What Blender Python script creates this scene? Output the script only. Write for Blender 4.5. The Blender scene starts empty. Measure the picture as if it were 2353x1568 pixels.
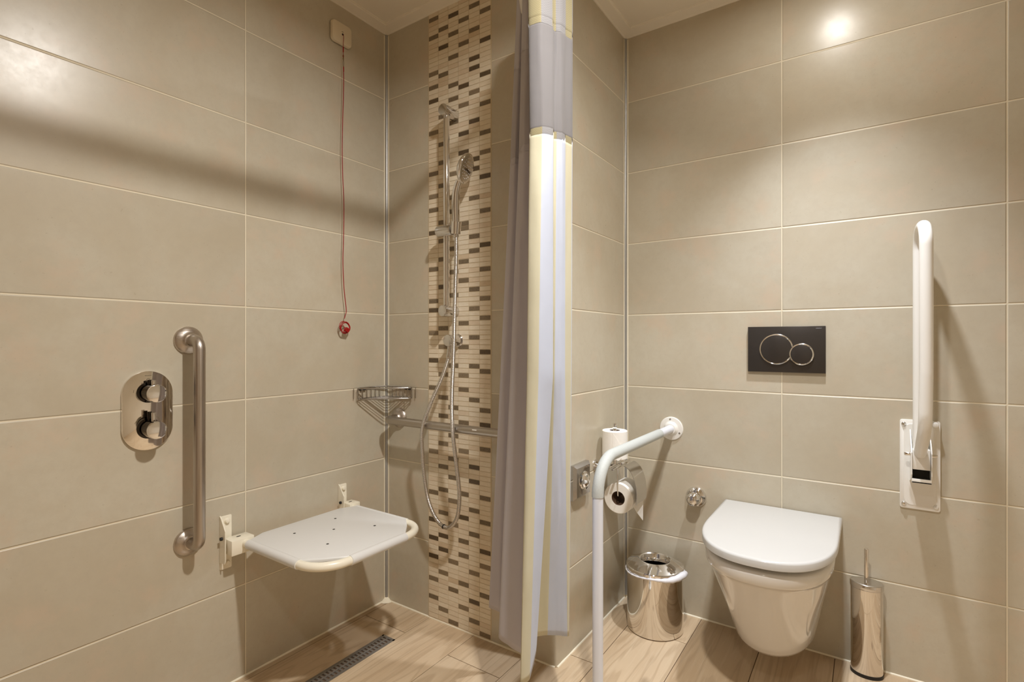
import bpy, bmesh, math, random
from mathutils import Vector, Matrix, noise
random.seed(4)
scene = bpy.context.scene
C = scene.collection
PI = math.pi

# ------------------------------------------------------------------ place
# metres; X runs along the toilet wall, Y runs along the left wall, Z up
XL, YS, XN, YT = -1.686, 1.5265, -0.862, 2.1225     # left wall, shower wall, nib face, toilet wall
XR, YF = 0.95, -1.15                                # right wall, wall behind the photographer
CAM_H, YAW, FPX = 1.0945, 0.599074, 1198.79
ZC = 2.408                                          # ceiling
TH, TW, TZ0 = 0.3025, 0.6025, -0.0022               # wall tile module
ct, st = math.cos(YAW), math.sin(YAW)


def at(px, d, z):
    """point at depth d along the photo column px, at height z"""
    a = (px - 1176.5) / FPX
    return Vector(((ct * a - st) * d, (st * a + ct) * d, z))


# ------------------------------------------------------------------ materials
def srgb(r, g, b):
    def f(c):
        c /= 255.0
        return c / 12.92 if c <= 0.04045 else ((c + 0.055) / 1.055) ** 2.4
    return (f(r), f(g), f(b), 1.0)


class NT:
    def __init__(self, name):
        self.m = bpy.data.materials.new(name)
        self.m.use_nodes = True
        self.t = self.m.node_tree
        self.b = self.t.nodes['Principled BSDF']

    def n(self, kind, **kw):
        x = self.t.nodes.new(kind)
        for k, v in kw.items():
            setattr(x, k, v)
        return x

    def l(self, a, b):
        self.t.links.new(a, b)

    def math(self, op, a, b=None, c=None):
        x = self.n('ShaderNodeMath', operation=op)
        for i, v in enumerate((a, b, c)):
            if v is None:
                continue
            if isinstance(v, (int, float)):
                x.inputs[i].default_value = v
            else:
                self.l(v, x.inputs[i])
        return x.outputs[0]

    def mix(self, fac, a, b, blend='MIX'):
        x = self.n('ShaderNodeMix', data_type='RGBA', blend_type=blend)
        for s, v in (('Factor', fac), ('A', a), ('B', b)):
            i = [q for q in x.inputs if q.name == s and (q.type == ('VALUE' if s == 'Factor' else 'RGBA'))][0]
            if isinstance(v, (int, float)):
                i.default_value = v
            elif isinstance(v, tuple):
                i.default_value = v
            else:
                self.l(v, i)
        return [q for q in x.outputs if q.type == 'RGBA'][0]

    def remap(self, v, a, b, c=0.0, d=1.0, smooth=True):
        x = self.n('ShaderNodeMapRange')
        if smooth:
            x.interpolation_type = 'SMOOTHSTEP'
        self.l(v, x.inputs[0])
        for i, q in enumerate((a, b, c, d)):
            x.inputs[i + 1].default_value = q
        return x.outputs[0]

    def noise(self, vec, scale, detail=4, rough=0.5, dist=0.0):
        x = self.n('ShaderNodeTexNoise')
        x.inputs['Scale'].default_value = scale
        x.inputs['Detail'].default_value = detail
        x.inputs['Roughness'].default_value = rough
        x.inputs['Distortion'].default_value = dist
        if vec is not None:
            self.l(vec, x.inputs['Vector'])
        return x.outputs['Fac']

    def pos(self):
        g = self.n('ShaderNodeNewGeometry')
        return g.outputs['Position']

    def bump(self, h, strength, dist):
        x = self.n('ShaderNodeBump')
        x.inputs['Strength'].default_value = strength
        x.inputs['Distance'].default_value = dist
        self.l(h, x.inputs['Height'])
        self.l(x.outputs[0], self.b.inputs['Normal'])

    def set(self, **kw):
        for k, v in kw.items():
            self.b.inputs[k.replace('_', ' ')].default_value = v


def plain(name, col, rough=0.5, metal=0.0, spec=0.5, coat=0.0, var=0.04, scale=25.0, bump=0.0, trans=0.0):
    m = NT(name)
    f = m.noise(m.pos(), scale, 3)
    a = tuple(max(0, c * (1 - var)) for c in col[:3]) + (1,)
    b = tuple(min(1, c * (1 + var)) for c in col[:3]) + (1,)
    m.l(m.mix(f, a, b), m.b.inputs['Base Color'])
    m.set(Roughness=rough, Metallic=metal, Coat_Weight=coat)
    m.b.inputs['Specular IOR Level'].default_value = spec
    m.b.inputs['Coat Roughness'].default_value = 0.05
    if bump:
        m.bump(f, bump, 0.002)
    return m.m


def tile_mat(name, axis, joint0, period):
    m = NT(name)
    p = m.pos()
    sep = m.n('ShaderNodeSeparateXYZ')
    m.l(p, sep.inputs[0])
    h = sep.outputs[axis]
    u = m.math('DIVIDE', m.math('SUBTRACT', h, joint0), period)
    v = m.math('DIVIDE', m.math('SUBTRACT', sep.outputs[2], TZ0), TH)
    fu, fv = m.math('FRACT', u), m.math('FRACT', v)
    du = m.math('MULTIPLY', m.math('SUBTRACT', 0.5, m.math('ABSOLUTE', m.math('SUBTRACT', fu, 0.5))), period)
    dv = m.math('MULTIPLY', m.math('SUBTRACT', 0.5, m.math('ABSOLUTE', m.math('SUBTRACT', fv, 0.5))), TH)
    dd = m.math('MINIMUM', du, dv)
    tile = m.remap(dd, 0.0015, 0.0028)
    cell = m.n('ShaderNodeCombineXYZ')
    m.l(m.math('FLOOR', u), cell.inputs[0])
    m.l(m.math('FLOOR', v), cell.inputs[1])
    cell.inputs[2].default_value = axis * 7.3 + joint0
    wn = m.n('ShaderNodeTexWhiteNoise', noise_dimensions='3D')
    m.l(cell.outputs[0], wn.inputs['Vector'])
    off = m.n('ShaderNodeVectorMath', operation='SCALE')
    m.l(wn.outputs['Color'], off.inputs[0])
    off.inputs['Scale'].default_value = 13.0
    vec = m.n('ShaderNodeVectorMath', operation='ADD')
    m.l(p, vec.inputs[0])
    m.l(off.outputs[0], vec.inputs[1])
    big = m.noise(vec.outputs[0], 3.2, 5, 0.6, 0.4)
    fine = m.noise(vec.outputs[0], 42.0, 5, 0.7)
    c1 = m.mix(m.remap(big, 0.32, 0.68), TILE_A, TILE_B)
    c2 = m.mix(m.remap(fine, 0.35, 0.75), c1, TILE_C)
    c2b = m.mix(0.35, c1, c2)
    blot = m.noise(vec.outputs[0], 7.0, 6, 0.65)
    c3 = m.mix(m.math('MULTIPLY', m.remap(blot, 0.50, 0.70), 0.55), c2b, TILE_D)
    pits = m.noise(vec.outputs[0], 130.0, 2, 0.5)
    c3 = m.mix(m.math('MULTIPLY', m.remap(pits, 0.70, 0.78), 0.30), c3, srgb(150, 134, 108))
    tint = m.math('ADD', 0.965, m.math('MULTIPLY', wn.outputs['Value'], 0.07))
    hs = m.n('ShaderNodeHueSaturation')
    m.l(c3, hs.inputs['Color'])
    m.l(tint, hs.inputs['Value'])
    m.l(m.mix(tile, GROUT, hs.outputs[0]), m.b.inputs['Base Color'])
    m.l(m.math('ADD', m.remap(fine, 0.2, 0.8, 0.27, 0.31), m.math('MULTIPLY', m.math('SUBTRACT', 1.0, tile), 0.4)),
        m.b.inputs['Roughness'])
    m.b.inputs['Specular IOR Level'].default_value = 0.45
    hgt = m.math('ADD', m.math('MULTIPLY', m.remap(dd, 0.001, 0.004), 1.0), m.math('MULTIPLY', fine, 0.007))
    m.bump(hgt, 0.9, 0.0018)
    return m.m


TILE_A = srgb(196, 189, 171)
TILE_B = srgb(189, 179, 158)
TILE_C = srgb(182, 172, 153)
TILE_D = srgb(201, 182, 160)
GROUT = srgb(226, 216, 192)
M = {}
M['tile_left'] = tile_mat('beige_tile_left', 1, YS - 0.6066, TW)
M['tile_shower'] = tile_mat('beige_tile_shower', 0, -9.0, 20.0)
M['tile_nib'] = tile_mat('beige_tile_nib', 1, -9.0, 20.0)
M['tile_toilet'] = tile_mat('beige_tile_toilet', 0, XN, TW)
M['grout'] = plain('cream_grout', GROUT, 0.8)
M['mosaic_grout'] = plain('mosaic_grout', srgb(206, 190, 160), 0.85)
M['caulk'] = plain('white_sealant', srgb(238, 230, 208), 0.5)
M['strip'] = plain('grey_corner_strip', srgb(168, 168, 166), 0.35, 0.6)
M['ceiling'] = plain('ceiling_paint', srgb(236, 228, 212), 0.7, var=0.02, scale=6)
M['chrome'] = plain('chrome', (0.82, 0.81, 0.80, 1), 0.06, 1.0, var=0.01)
M['chrome_soft'] = plain('satin_chrome', (0.70, 0.69, 0.68, 1), 0.16, 1.0, var=0.02)
M['basket_chrome'] = plain('dark_reflection_chrome', (0.46, 0.44, 0.42, 1), 0.12, 1.0, var=0.05)  # darkened tone stands in for dark surroundings mirrored in the wires
M['mirror_steel'] = plain('polished_steel', (0.78, 0.75, 0.71, 1), 0.05, 1.0, var=0.01)
M['white_metal'] = plain('white_powder_coat', srgb(236, 234, 228), 0.28, coat=0.3, var=0.01)
M['cream_metal'] = plain('cream_powder_coat', srgb(240, 234, 216), 0.3, coat=0.2, var=0.01)
M['seat_plastic'] = plain('pale_grey_plastic', srgb(222, 222, 220), 0.38, var=0.01)
M['grip'] = plain('grey_foam_grip', srgb(186, 190, 187), 0.6, var=0.10, scale=350, bump=0.25)
M['white_tube'] = plain('white_tube_paint', srgb(222, 226, 236), 0.32, coat=0.2, var=0.01)
M['ceramic'] = plain('white_ceramic', srgb(224, 222, 218), 0.08, coat=0.6, var=0.005)
M['lid_plastic'] = plain('white_lid_plastic', srgb(204, 204, 202), 0.16, coat=0.3, var=0.005)
M['dark_glass'] = plain('anthracite_plate', srgb(62, 57, 53), 0.30, 0.35, var=0.03)
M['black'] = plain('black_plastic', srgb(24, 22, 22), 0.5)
M['dark_hole'] = plain('dark_interior', srgb(36, 30, 22), 0.8)
M['red'] = plain('red_cord', srgb(150, 22, 24), 0.5)
M['dark_red'] = plain('dark_red_plastic', srgb(158, 12, 14), 0.35)
M['brass'] = plain('brass_link', srgb(150, 125, 80), 0.3, 1.0)
M['paper'] = plain('white_paper', srgb(244, 241, 234), 0.9, var=0.03, scale=90, bump=0.2)
M['core'] = plain('brown_cardboard', srgb(92, 66, 46), 0.9)
M['bag'] = plain('white_plastic_bag', srgb(228, 228, 234), 0.35)
M['switch_plastic'] = plain('ivory_switch_plastic', srgb(226, 214, 190), 0.35, var=0.01)
M['print_grey'] = plain('grey_print', srgb(120, 108, 84), 0.5)
M['print_silver'] = plain('silver_print', srgb(150, 150, 156), 0.4)
M['dark_print'] = plain('dark_print', srgb(50, 42, 40), 0.5)
M['wall_rear'] = plain('painted_door', srgb(150, 122, 94), 0.5)
M['grate'] = plain('drain_steel', (0.34, 0.33, 0.32, 1), 0.42, 0.8, var=0.1, scale=60)


def brushed(name, axis, col=(0.50, 0.45, 0.40, 1)):
    m = NT(name)
    mp = m.n('ShaderNodeMapping')
    sc = [260.0, 260.0, 260.0]
    sc[axis] = 6.0
    mp.inputs['Scale'].default_value = sc
    m.l(m.pos(), mp.inputs['Vector'])
    f = m.noise(mp.outputs[0], 1.0, 3)
    m.l(m.mix(f, tuple(c * 0.9 for c in col[:3]) + (1,), tuple(min(1, c * 1.1) for c in col[:3]) + (1,)), m.b.inputs['Base Color'])
    m.set(Metallic=1.0)
    m.l(m.remap(f, 0.3, 0.7, 0.30, 0.42), m.b.inputs['Roughness'])
    return m.m


M['brushed_v'] = brushed('brushed_steel_upright', 2)
M['brushed_h'] = brushed('brushed_steel_level', 0, (0.48, 0.44, 0.39, 1))
M['brushed_f'] = brushed('brushed_steel_flange', 1, (0.60, 0.54, 0.48, 1))


def hose_mat():
    m = NT('ribbed_hose_steel')
    w = m.n('ShaderNodeTexWave', wave_type='BANDS', bands_direction='Z')
    w.inputs['Scale'].default_value = 75
    m.l(m.pos(), w.inputs['Vector'])
    m.l(m.mix(w.outputs['Fac'], (0.50, 0.48, 0.46, 1), (0.80, 0.78, 0.76, 1)), m.b.inputs['Base Color'])
    m.set(Metallic=1.0, Roughness=0.22)
    m.bump(w.outputs['Fac'], 0.5, 0.0015)
    return m.m


M['hose'] = hose_mat()


def fabric(name, col, transl=0.3, transp=0.0, weave=900.0, checks=False):
    m = NT(name)
    p = m.pos()
    f = m.noise(p, 14.0, 4)
    a = tuple(c * 0.965 for c in col[:3]) + (1,)
    cc = m.mix(f, a, col)
    m.l(cc, m.b.inputs['Base Color'])
    m.set(Roughness=0.75)
    m.b.inputs['Specular IOR Level'].default_value = 0.2
    m.b.inputs['Sheen Weight'].default_value = 0.15
    wv = m.noise(p, weave, 2)
    m.bump(m.math('ADD', m.math('MULTIPLY', f, 1.0), m.math('MULTIPLY', wv, 0.12)), 0.35, 0.004)
    tl = m.n('ShaderNodeBsdfTranslucent')
    m.l(cc, tl.inputs['Color'])
    mx = m.n('ShaderNodeMixShader')
    mx.inputs[0].default_value = transl
    m.l(m.b.outputs[0], mx.inputs[1])
    m.l(tl.outputs[0], mx.inputs[2])
    last = mx.outputs[0]
    if transp:
        tp = m.n('ShaderNodeBsdfTransparent')
        m2 = m.n('ShaderNodeMixShader')
        if checks:
            ck = m.n('ShaderNodeTexChecker')
            ck.inputs['Scale'].default_value = 330.0
            m.l(p, ck.inputs['Vector'])
            m.l(m.math('MULTIPLY', ck.outputs['Fac'], transp * 2), m2.inputs[0])
        else:
            m2.inputs[0].default_value = transp
        m.l(last, m2.inputs[1])
        m.l(tp.outputs[0], m2.inputs[2])
        last = m2.outputs[0]
    out = [q for q in m.t.nodes if q.type == 'OUTPUT_MATERIAL'][0]
    m.l(last, out.inputs['Surface'])
    return m.m


M['cloth_white'] = fabric('white_curtain_cloth', srgb(211, 218, 234), 0.25)
M['cloth_back'] = fabric('curtain_lining_cloth', srgb(208, 204, 210), 0.2)
M['cloth_yellow'] = fabric('pale_yellow_curtain_cloth', srgb(220, 215, 190), 0.25)
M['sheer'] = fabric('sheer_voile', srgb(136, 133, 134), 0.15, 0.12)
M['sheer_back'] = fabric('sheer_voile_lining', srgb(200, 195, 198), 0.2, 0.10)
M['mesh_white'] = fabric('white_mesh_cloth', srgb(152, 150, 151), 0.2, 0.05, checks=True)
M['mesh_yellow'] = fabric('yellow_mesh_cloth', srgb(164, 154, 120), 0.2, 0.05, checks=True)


def wood_mat():
    m = NT('oak_look_tile')
    at_ = m.n('ShaderNodeAttribute', attribute_name='plank')
    p = m.pos()
    off = m.n('ShaderNodeVectorMath', operation='SCALE')
    m.l(at_.outputs['Color'], off.inputs[0])
    off.inputs['Scale'].default_value = 17.0
    vec = m.n('ShaderNodeVectorMath', operation='ADD')
    m.l(p, vec.inputs[0])
    m.l(off.outputs[0], vec.inputs[1])
    mp = m.n('ShaderNodeMapping')
    mp.inputs['Scale'].default_value = (5.0, 0.40, 1.0)
    m.l(vec.outputs[0], mp.inputs['Vector'])
    g = m.noise(mp.outputs[0], 1.8, 3, 0.5, 0.45)
    mp2 = m.n('ShaderNodeMapping')
    mp2.inputs['Scale'].default_value = (90.0, 4.0, 1.0)
    m.l(vec.outputs[0], mp2.inputs['Vector'])
    g2 = m.noise(mp2.outputs[0], 1.6, 4, 0.6, 0.6)
    rings = m.math('FRACT', m.math('MULTIPLY', g, 11.0))
    rr = m.remap(m.math('ABSOLUTE', m.math('SUBTRACT', rings, 0.5)), 0.0, 0.5)
    c = m.mix(m.remap(g, 0.3, 0.7), WOOD_A, WOOD_B)
    c = m.mix(m.math('MULTIPLY', m.remap(rr, 0.55, 1.0), 0.42), c, WOOD_C)
    c = m.mix(m.math('MULTIPLY', m.remap(g2, 0.45, 0.75), 0.35), c, WOOD_D)
    kn = m.n('ShaderNodeTexVoronoi')
    mk = m.n('ShaderNodeMapping')
    mk.inputs['Scale'].default_value = (4.5, 2.4, 1.0)
    m.l(vec.outputs[0], mk.inputs['Vector'])
    m.l(mk.outputs[0], kn.inputs['Vector'])
    kn.inputs['Scale'].default_value = 1.0
    c = m.mix(m.math('MULTIPLY', m.remap(kn.outputs['Distance'], 0.10, 0.02), 0.5), c, srgb(96, 72, 52))
    hs = m.n('ShaderNodeHueSaturation')
    m.l(c, hs.inputs['Color'])
    m.l(m.math('ADD', 0.93, m.math('MULTIPLY', at_.outputs['Fac'], 0.14)), hs.inputs['Value'])
    m.l(hs.outputs[0], m.b.inputs['Base Color'])
    m.l(m.remap(g2, 0.3, 0.8, 0.34, 0.46), m.b.inputs['Roughness'])
    m.bump(g2, 0.15, 0.001)
    return m.m


WOOD_A = srgb(205, 184, 155)
WOOD_B = srgb(190, 166, 135)
WOOD_C = srgb(166, 142, 113)
WOOD_D = srgb(214, 197, 170)
M['wood'] = wood_mat()
M['wood_gap'] = plain('brown_floor_grout', srgb(92, 70, 50), 0.8)


def stone_mat(name, a, b, scale=120, rough=0.45):
    m = NT(name)
    p = m.pos()
    mp = m.n('ShaderNodeMapping')
    mp.inputs['Scale'].default_value = (1, 1, 3.2)
    m.l(p, mp.inputs['Vector'])
    f = m.noise(mp.outputs[0], scale, 5, 0.65, 0.5)
    m.l(m.mix(m.remap(f, 0.3, 0.7), a, b), m.b.inputs['Base Color'])
    m.set(Roughness=rough)
    m.bump(f, 0.25, 0.001)
    return m.m


MOS = [stone_mat('mosaic_cream', srgb(226, 213, 190), srgb(220, 205, 180), 60),
       stone_mat('mosaic_ivory', srgb(230, 219, 198), srgb(224, 211, 187), 60),
       stone_mat('mosaic_sand', srgb(220, 204, 180), srgb(214, 196, 170), 60),
       stone_mat('mosaic_tan', srgb(210, 191, 163), srgb(203, 183, 154), 60),
       stone_mat('mosaic_dark', srgb(92, 78, 60), srgb(138, 122, 98), 260),
       stone_mat('mosaic_darkest', srgb(68, 54, 38), srgb(110, 94, 72), 260),
       stone_mat('mosaic_brown', srgb(112, 97, 76), srgb(148, 131, 106), 260)]

def lens_mat(strength):
    m = NT('lamp_lens')
    m.set(Roughness=0.4)
    m.b.inputs['Base Color'].default_value = (1, 0.95, 0.88, 1)
    m.b.inputs['Emission Color'].default_value = (1.0, 0.97, 0.92, 1)
    m.b.inputs['Emission Strength'].default_value = strength
    return m.m


# ------------------------------------------------------------------ object helpers
WL = {}


def root_loc(p):
    return WL.get(p.name, Vector((0, 0, 0))) if p else Vector((0, 0, 0))


def props(o, label=None, cat=None, group=None, kind=None):
    if label: o['label'] = label
    if cat: o['category'] = cat
    if group: o['group'] = group
    if kind: o['kind'] = kind
    return o


def thing(name, loc, label, cat, group=None):
    o = bpy.data.objects.new(name, None)
    o.empty_display_size = 0.05
    C.objects.link(o)
    o.location = loc
    WL[o.name] = Vector(loc)
    return props(o, label, cat, group)


def obj(name, geo, mat, parent=None, smooth=35, label=None, cat=None, group=None, kind=None, mats=None, mi=None, loc=None):
    """geo = (verts, faces) in world coordinates -> one mesh object"""
    vs, fs = geo
    base = root_loc(parent) if parent else Vector(loc if loc else (0, 0, 0))
    me = bpy.data.meshes.new(name)
    me.from_pydata([tuple(Vector(v) - base) for v in vs], [], fs)
    bm = bmesh.new()
    bm.from_mesh(me)
    if mi is None:
        bmesh.ops.recalc_face_normals(bm, faces=bm.faces)
    bm.to_mesh(me)
    bm.free()
    for q in (mats or [mat]):
        me.materials.append(q)
    if mi is not None:
        me.polygons.foreach_set('material_index', mi)
    if smooth:
        me.polygons.foreach_set('use_smooth', [True] * len(me.polygons))
        me.set_sharp_from_angle(angle=math.radians(smooth))
    me.update()
    o = bpy.data.objects.new(name, me)
    C.objects.link(o)
    if parent:
        o.parent = parent
        WL[o.name] = base
    else:
        o.location = base
        WL[o.name] = base
    return props(o, label, cat, group, kind)


def join(*gs):
    vs, fs = [], []
    for v, f in gs:
        k = len(vs)
        vs += list(v)
        fs += [tuple(i + k for i in q) for q in f]
    return vs, fs


def box(x0, x1, y0, y1, z0, z1, bev=0.0, seg=2):
    bm = bmesh.new()
    bmesh.ops.create_cube(bm, size=1)
    for v in bm.verts:
        v.co = Vector(((x0 + x1) / 2 + v.co.x * (x1 - x0), (y0 + y1) / 2 + v.co.y * (y1 - y0), (z0 + z1) / 2 + v.co.z * (z1 - z0)))
    if bev:
        bmesh.ops.bevel(bm, geom=list(bm.edges), offset=bev, segments=seg, profile=0.5, affect='EDGES')
    bm.verts.index_update()
    r = [v.co.copy() for v in bm.verts], [tuple(v.index for v in f.verts) for f in bm.faces]
    bm.free()
    return r


def frame_of(n, up=(0, 0, 1)):
    n = Vector(n).normalized()
    up = Vector(up)
    if abs(n.dot(up)) > 0.98:
        up = Vector((1, 0, 0))
    a = up.cross(n).normalized()
    b = n.cross(a).normalized()
    return a, b, n


def lathe(prof, origin, n=(0, 0, 1), seg=40, closed=False, sx=1.0, sy=1.0):
    """prof = [(radius, height)] turned about the axis n through origin"""
    a, b, n = frame_of(n)
    o = Vector(origin)
    vs, fs, rows = [], [], []
    for r, h in prof:
        if r < 1e-6:
            rows.append([len(vs)])
            vs.append(o + n * h)
        else:
            row = []
            for i in range(seg):
                t = 2 * PI * i / seg
                row.append(len(vs))
                vs.append(o + n * h + a * (r * sx * math.cos(t)) + b * (r * sy * math.sin(t)))
            rows.append(row)
    pairs = list(zip(rows, rows[1:]))
    if closed:
        pairs.append((rows[-1], rows[0]))
    for p, q in pairs:
        for i in range(seg):
            j = (i + 1) % seg
            if len(p) == 1 and len(q) == 1:
                continue
            if len(p) == 1:
                fs.append((p[0], q[i], q[j]))
            elif len(q) == 1:
                fs.append((p[i], p[j], q[0]))
            else:
                fs.append((p[i], p[j], q[j], q[i]))
    return vs, fs


def cyl(p0, p1, r, seg=28, bev=0.0, r1=None):
    p0, p1 = Vector(p0), Vector(p1)
    L = (p1 - p0).length
    r1 = r if r1 is None else r1
    if bev:
        prof = [(0, 0), (r - bev, 0), (r - bev * .3, bev * .3), (r, bev), (r1, L - bev), (r1 - bev * .3, L - bev * .3), (r1 - bev, L), (0, L)]
    else:
        prof = [(0, 0), (r, 0), (r1, L), (0, L)]
    return lathe(prof, p0, p1 - p0, seg)


def fillet(pts, rad, n=8):
    pts = [Vector(p) for p in pts]
    out = [pts[0]]
    for i in range(1, len(pts) - 1):
        p, a, b = pts[i], pts[i - 1], pts[i + 1]
        u, v = (a - p).normalized(), (b - p).normalized()
        ang = u.angle(v)
        r = rad if isinstance(rad, (int, float)) else rad[i - 1]
        d = min(r / math.tan(ang / 2), (a - p).length * .49, (b - p).length * .49)
        rr = d * math.tan(ang / 2)
        c = p + (u + v).normalized() * (rr / math.sin(ang / 2))
        s, e = p + u * d, p + v * d
        w0, w1 = s - c, e - c
        th_ = w0.angle(w1)
        for k in range(n + 1):
            t = k / n
            out.append(c + (w0 * math.sin((1 - t) * th_) + w1 * math.sin(t * th_)) / math.sin(th_))
    out.append(pts[-1])
    return out


def spline(pts, n=8, closed=False):
    pts = [Vector(p) for p in pts]
    out = []
    L = len(pts)
    for i in range(L if closed else L - 1):
        if closed:
            p0, p1, p2, p3 = pts[(i - 1) % L], pts[i], pts[(i + 1) % L], pts[(i + 2) % L]
        else:
            p0, p1, p2, p3 = pts[max(i - 1, 0)], pts[i], pts[i + 1], pts[min(i + 2, L - 1)]
        for k in range(n):
            t = k / n
            out.append(0.5 * ((2 * p1) + (p2 - p0) * t + (2 * p0 - 5 * p1 + 4 * p2 - p3) * t * t + (3 * p1 - p0 - 3 * p2 + p3) * t ** 3))
    if not closed:
        out.append(pts[-1])
    return out


def tube(path, r, seg=16, closed=False, cap=True):
    path = [Vector(p) for p in path]
    n = len(path)
    rad = (lambda i: r) if isinstance(r, (int, float)) else (lambda i: r[i])
    tang = []
    for i in range(n):
        if closed:
            t = path[(i + 1) % n] - path[i - 1]
        else:
            t = path[min(i + 1, n - 1)] - path[max(i - 1, 0)]
        tang.append(t.normalized())
    a, b, _ = frame_of(tang[0])
    vs, fs = [], []
    for i in range(n):
        if i:
            q = tang[i - 1].rotation_difference(tang[i])
            a = q @ a
        a = (a - tang[i] * a.dot(tang[i])).normalized()
        b = tang[i].cross(a)
        for k in range(seg):
            t = 2 * PI * k / seg
            vs.append(path[i] + a * (rad(i) * math.cos(t)) + b * (rad(i) * math.sin(t)))
    for i in range(n if closed else n - 1):
        j = (i + 1) % n
        for k in range(seg):
            l = (k + 1) % seg
            fs.append((i * seg + k, i * seg + l, j * seg + l, j * seg + k))
    if cap and not closed:
        fs.append(tuple(range(seg))[::-1])
        fs.append(tuple((n - 1) * seg + k for k in range(seg)))
    return vs, fs


def loft(rings, cap0=True, cap1=True):
    vs, fs = [], []
    n = len(rings[0])
    for r in rings:
        vs += [Vector(p) for p in r]
    for i in range(len(rings) - 1):
        for k in range(n):
            l = (k + 1) % n
            fs.append((i * n + k, i * n + l, (i + 1) * n + l, (i + 1) * n + k))
    if cap0:
        fs.append(tuple(range(n))[::-1])
    if cap1:
        fs.append(tuple((len(rings) - 1) * n + k for k in range(n)))
    return vs, fs


def rrect(w, h, r, n=6, cx=0.0, cy=0.0):
    pts = []
    for sx, sy, a0 in ((1, 1, 0), (-1, 1, 90), (-1, -1, 180), (1, -1, 270)):
        for k in range(n + 1):
            a = math.radians(a0 + 90 * k / n)
            pts.append((cx + sx * (w / 2 - r) + r * math.cos(a), cy + sy * (h / 2 - r) + r * math.sin(a)))
    return pts


def plate(poly, origin, n, t, bev=0.0015, up=(0, 0, 1)):
    """a 2-D outline raised by t along n, with eased front edges"""
    a, b, n = frame_of(n, up)
    o = Vector(origin)
    cx = sum(p[0] for p in poly) / len(poly)
    cy = sum(p[1] for p in poly) / len(poly)
    ext = max(max(abs(p[0] - cx), abs(p[1] - cy)) for p in poly)

    def ring(h, s):
        k = 1 - s / ext
        return [o + a * (cx + (p[0] - cx) * k) + b * (cy + (p[1] - cy) * k) + n * h for p in poly]
    return loft([ring(0, 0), ring(t - bev, 0), ring(t - bev * .3, bev * .3), ring(t, bev)])


def text_geo(s, size, origin, right, up, extr=0.0004):
    cu = bpy.data.curves.new('lettering', 'FONT')
    cu.body = s
    cu.size = size
    cu.extrude = extr / 2
    cu.resolution_u = 2
    cu.align_x = 'CENTER'
    o = bpy.data.objects.new('lettering', cu)
    C.objects.link(o)
    bpy.context.view_layer.update()
    me = o.to_mesh()
    R, U = Vector(right).normalized(), Vector(up).normalized()
    N = R.cross(U)
    vs = [Vector(origin) + R * v.co.x + U * v.co.y + N * (v.co.z + extr / 2) for v in me.vertices]
    fs = [tuple(p.vertices) for p in me.polygons]
    o.to_mesh_clear()
    bpy.data.objects.remove(o)
    bpy.data.curves.remove(cu)
    return vs, fs


def struct(name, geo, mat, label, smooth=0, **kw):
    return obj(name, geo, mat, None, smooth, label=label, kind='structure', **kw)


# ------------------------------------------------------------------ room shell
struct('wall_left', box(XL - 0.12, XL, YF - 0.12, YT + 0.12, -0.05, ZC + 0.06), M['tile_left'], 'left wall of large beige stone-look tiles')
struct('wall_shower', box(XL, XN - 0.010, YS, YS + 0.11, -0.05, ZC + 0.06), M['tile_shower'], 'beige tiled shower wall on both sides of the mosaic strip')
struct('wall_nib', box(XN - 0.11, XN, YS + 0.010, YT, -0.05, ZC + 0.06), M['tile_nib'], 'short beige tiled return wall between shower and toilet')
struct('wall_toilet', box(XN - 0.11, XR + 0.12, YT, YT + 0.12, -0.05, ZC + 0.06), M['tile_toilet'], 'beige tiled wall behind the toilet')
struct('wall_right', box(XR, XR + 0.12, YF - 0.12, YT, -0.05, ZC + 0.06), M['ceiling'], 'pale right wall outside the frame')  # unseen wall, made pale to bounce neutral fill light
struct('wall_front', box(XL, XR, YF - 0.12, YF, -0.05, ZC + 0.06), M['ceiling'], 'pale wall behind the viewer')  # also unseen, its pale paint chosen for the bounce light
dr = struct('door_1', box(-1.50, -0.55, YF, YF + 0.035, 0.004, 2.05, 0.004), M['wall_rear'], 'brown door in the wall behind the viewer')
obj('handle', join(cyl((-0.63, YF + 0.035, 1.0), (-0.63, YF + 0.085, 1.0), 0.010), tube([(-0.63, YF + 0.085, 1.0), (-0.75, YF + 0.085, 1.0)], 0.009)), M['chrome_soft'], dr)
struct('ceiling', box(XL - 0.12, XR + 0.12, YF - 0.12, YT + 0.12, ZC, ZC + 0.06), M['ceiling'], 'off-white ceiling')

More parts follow.
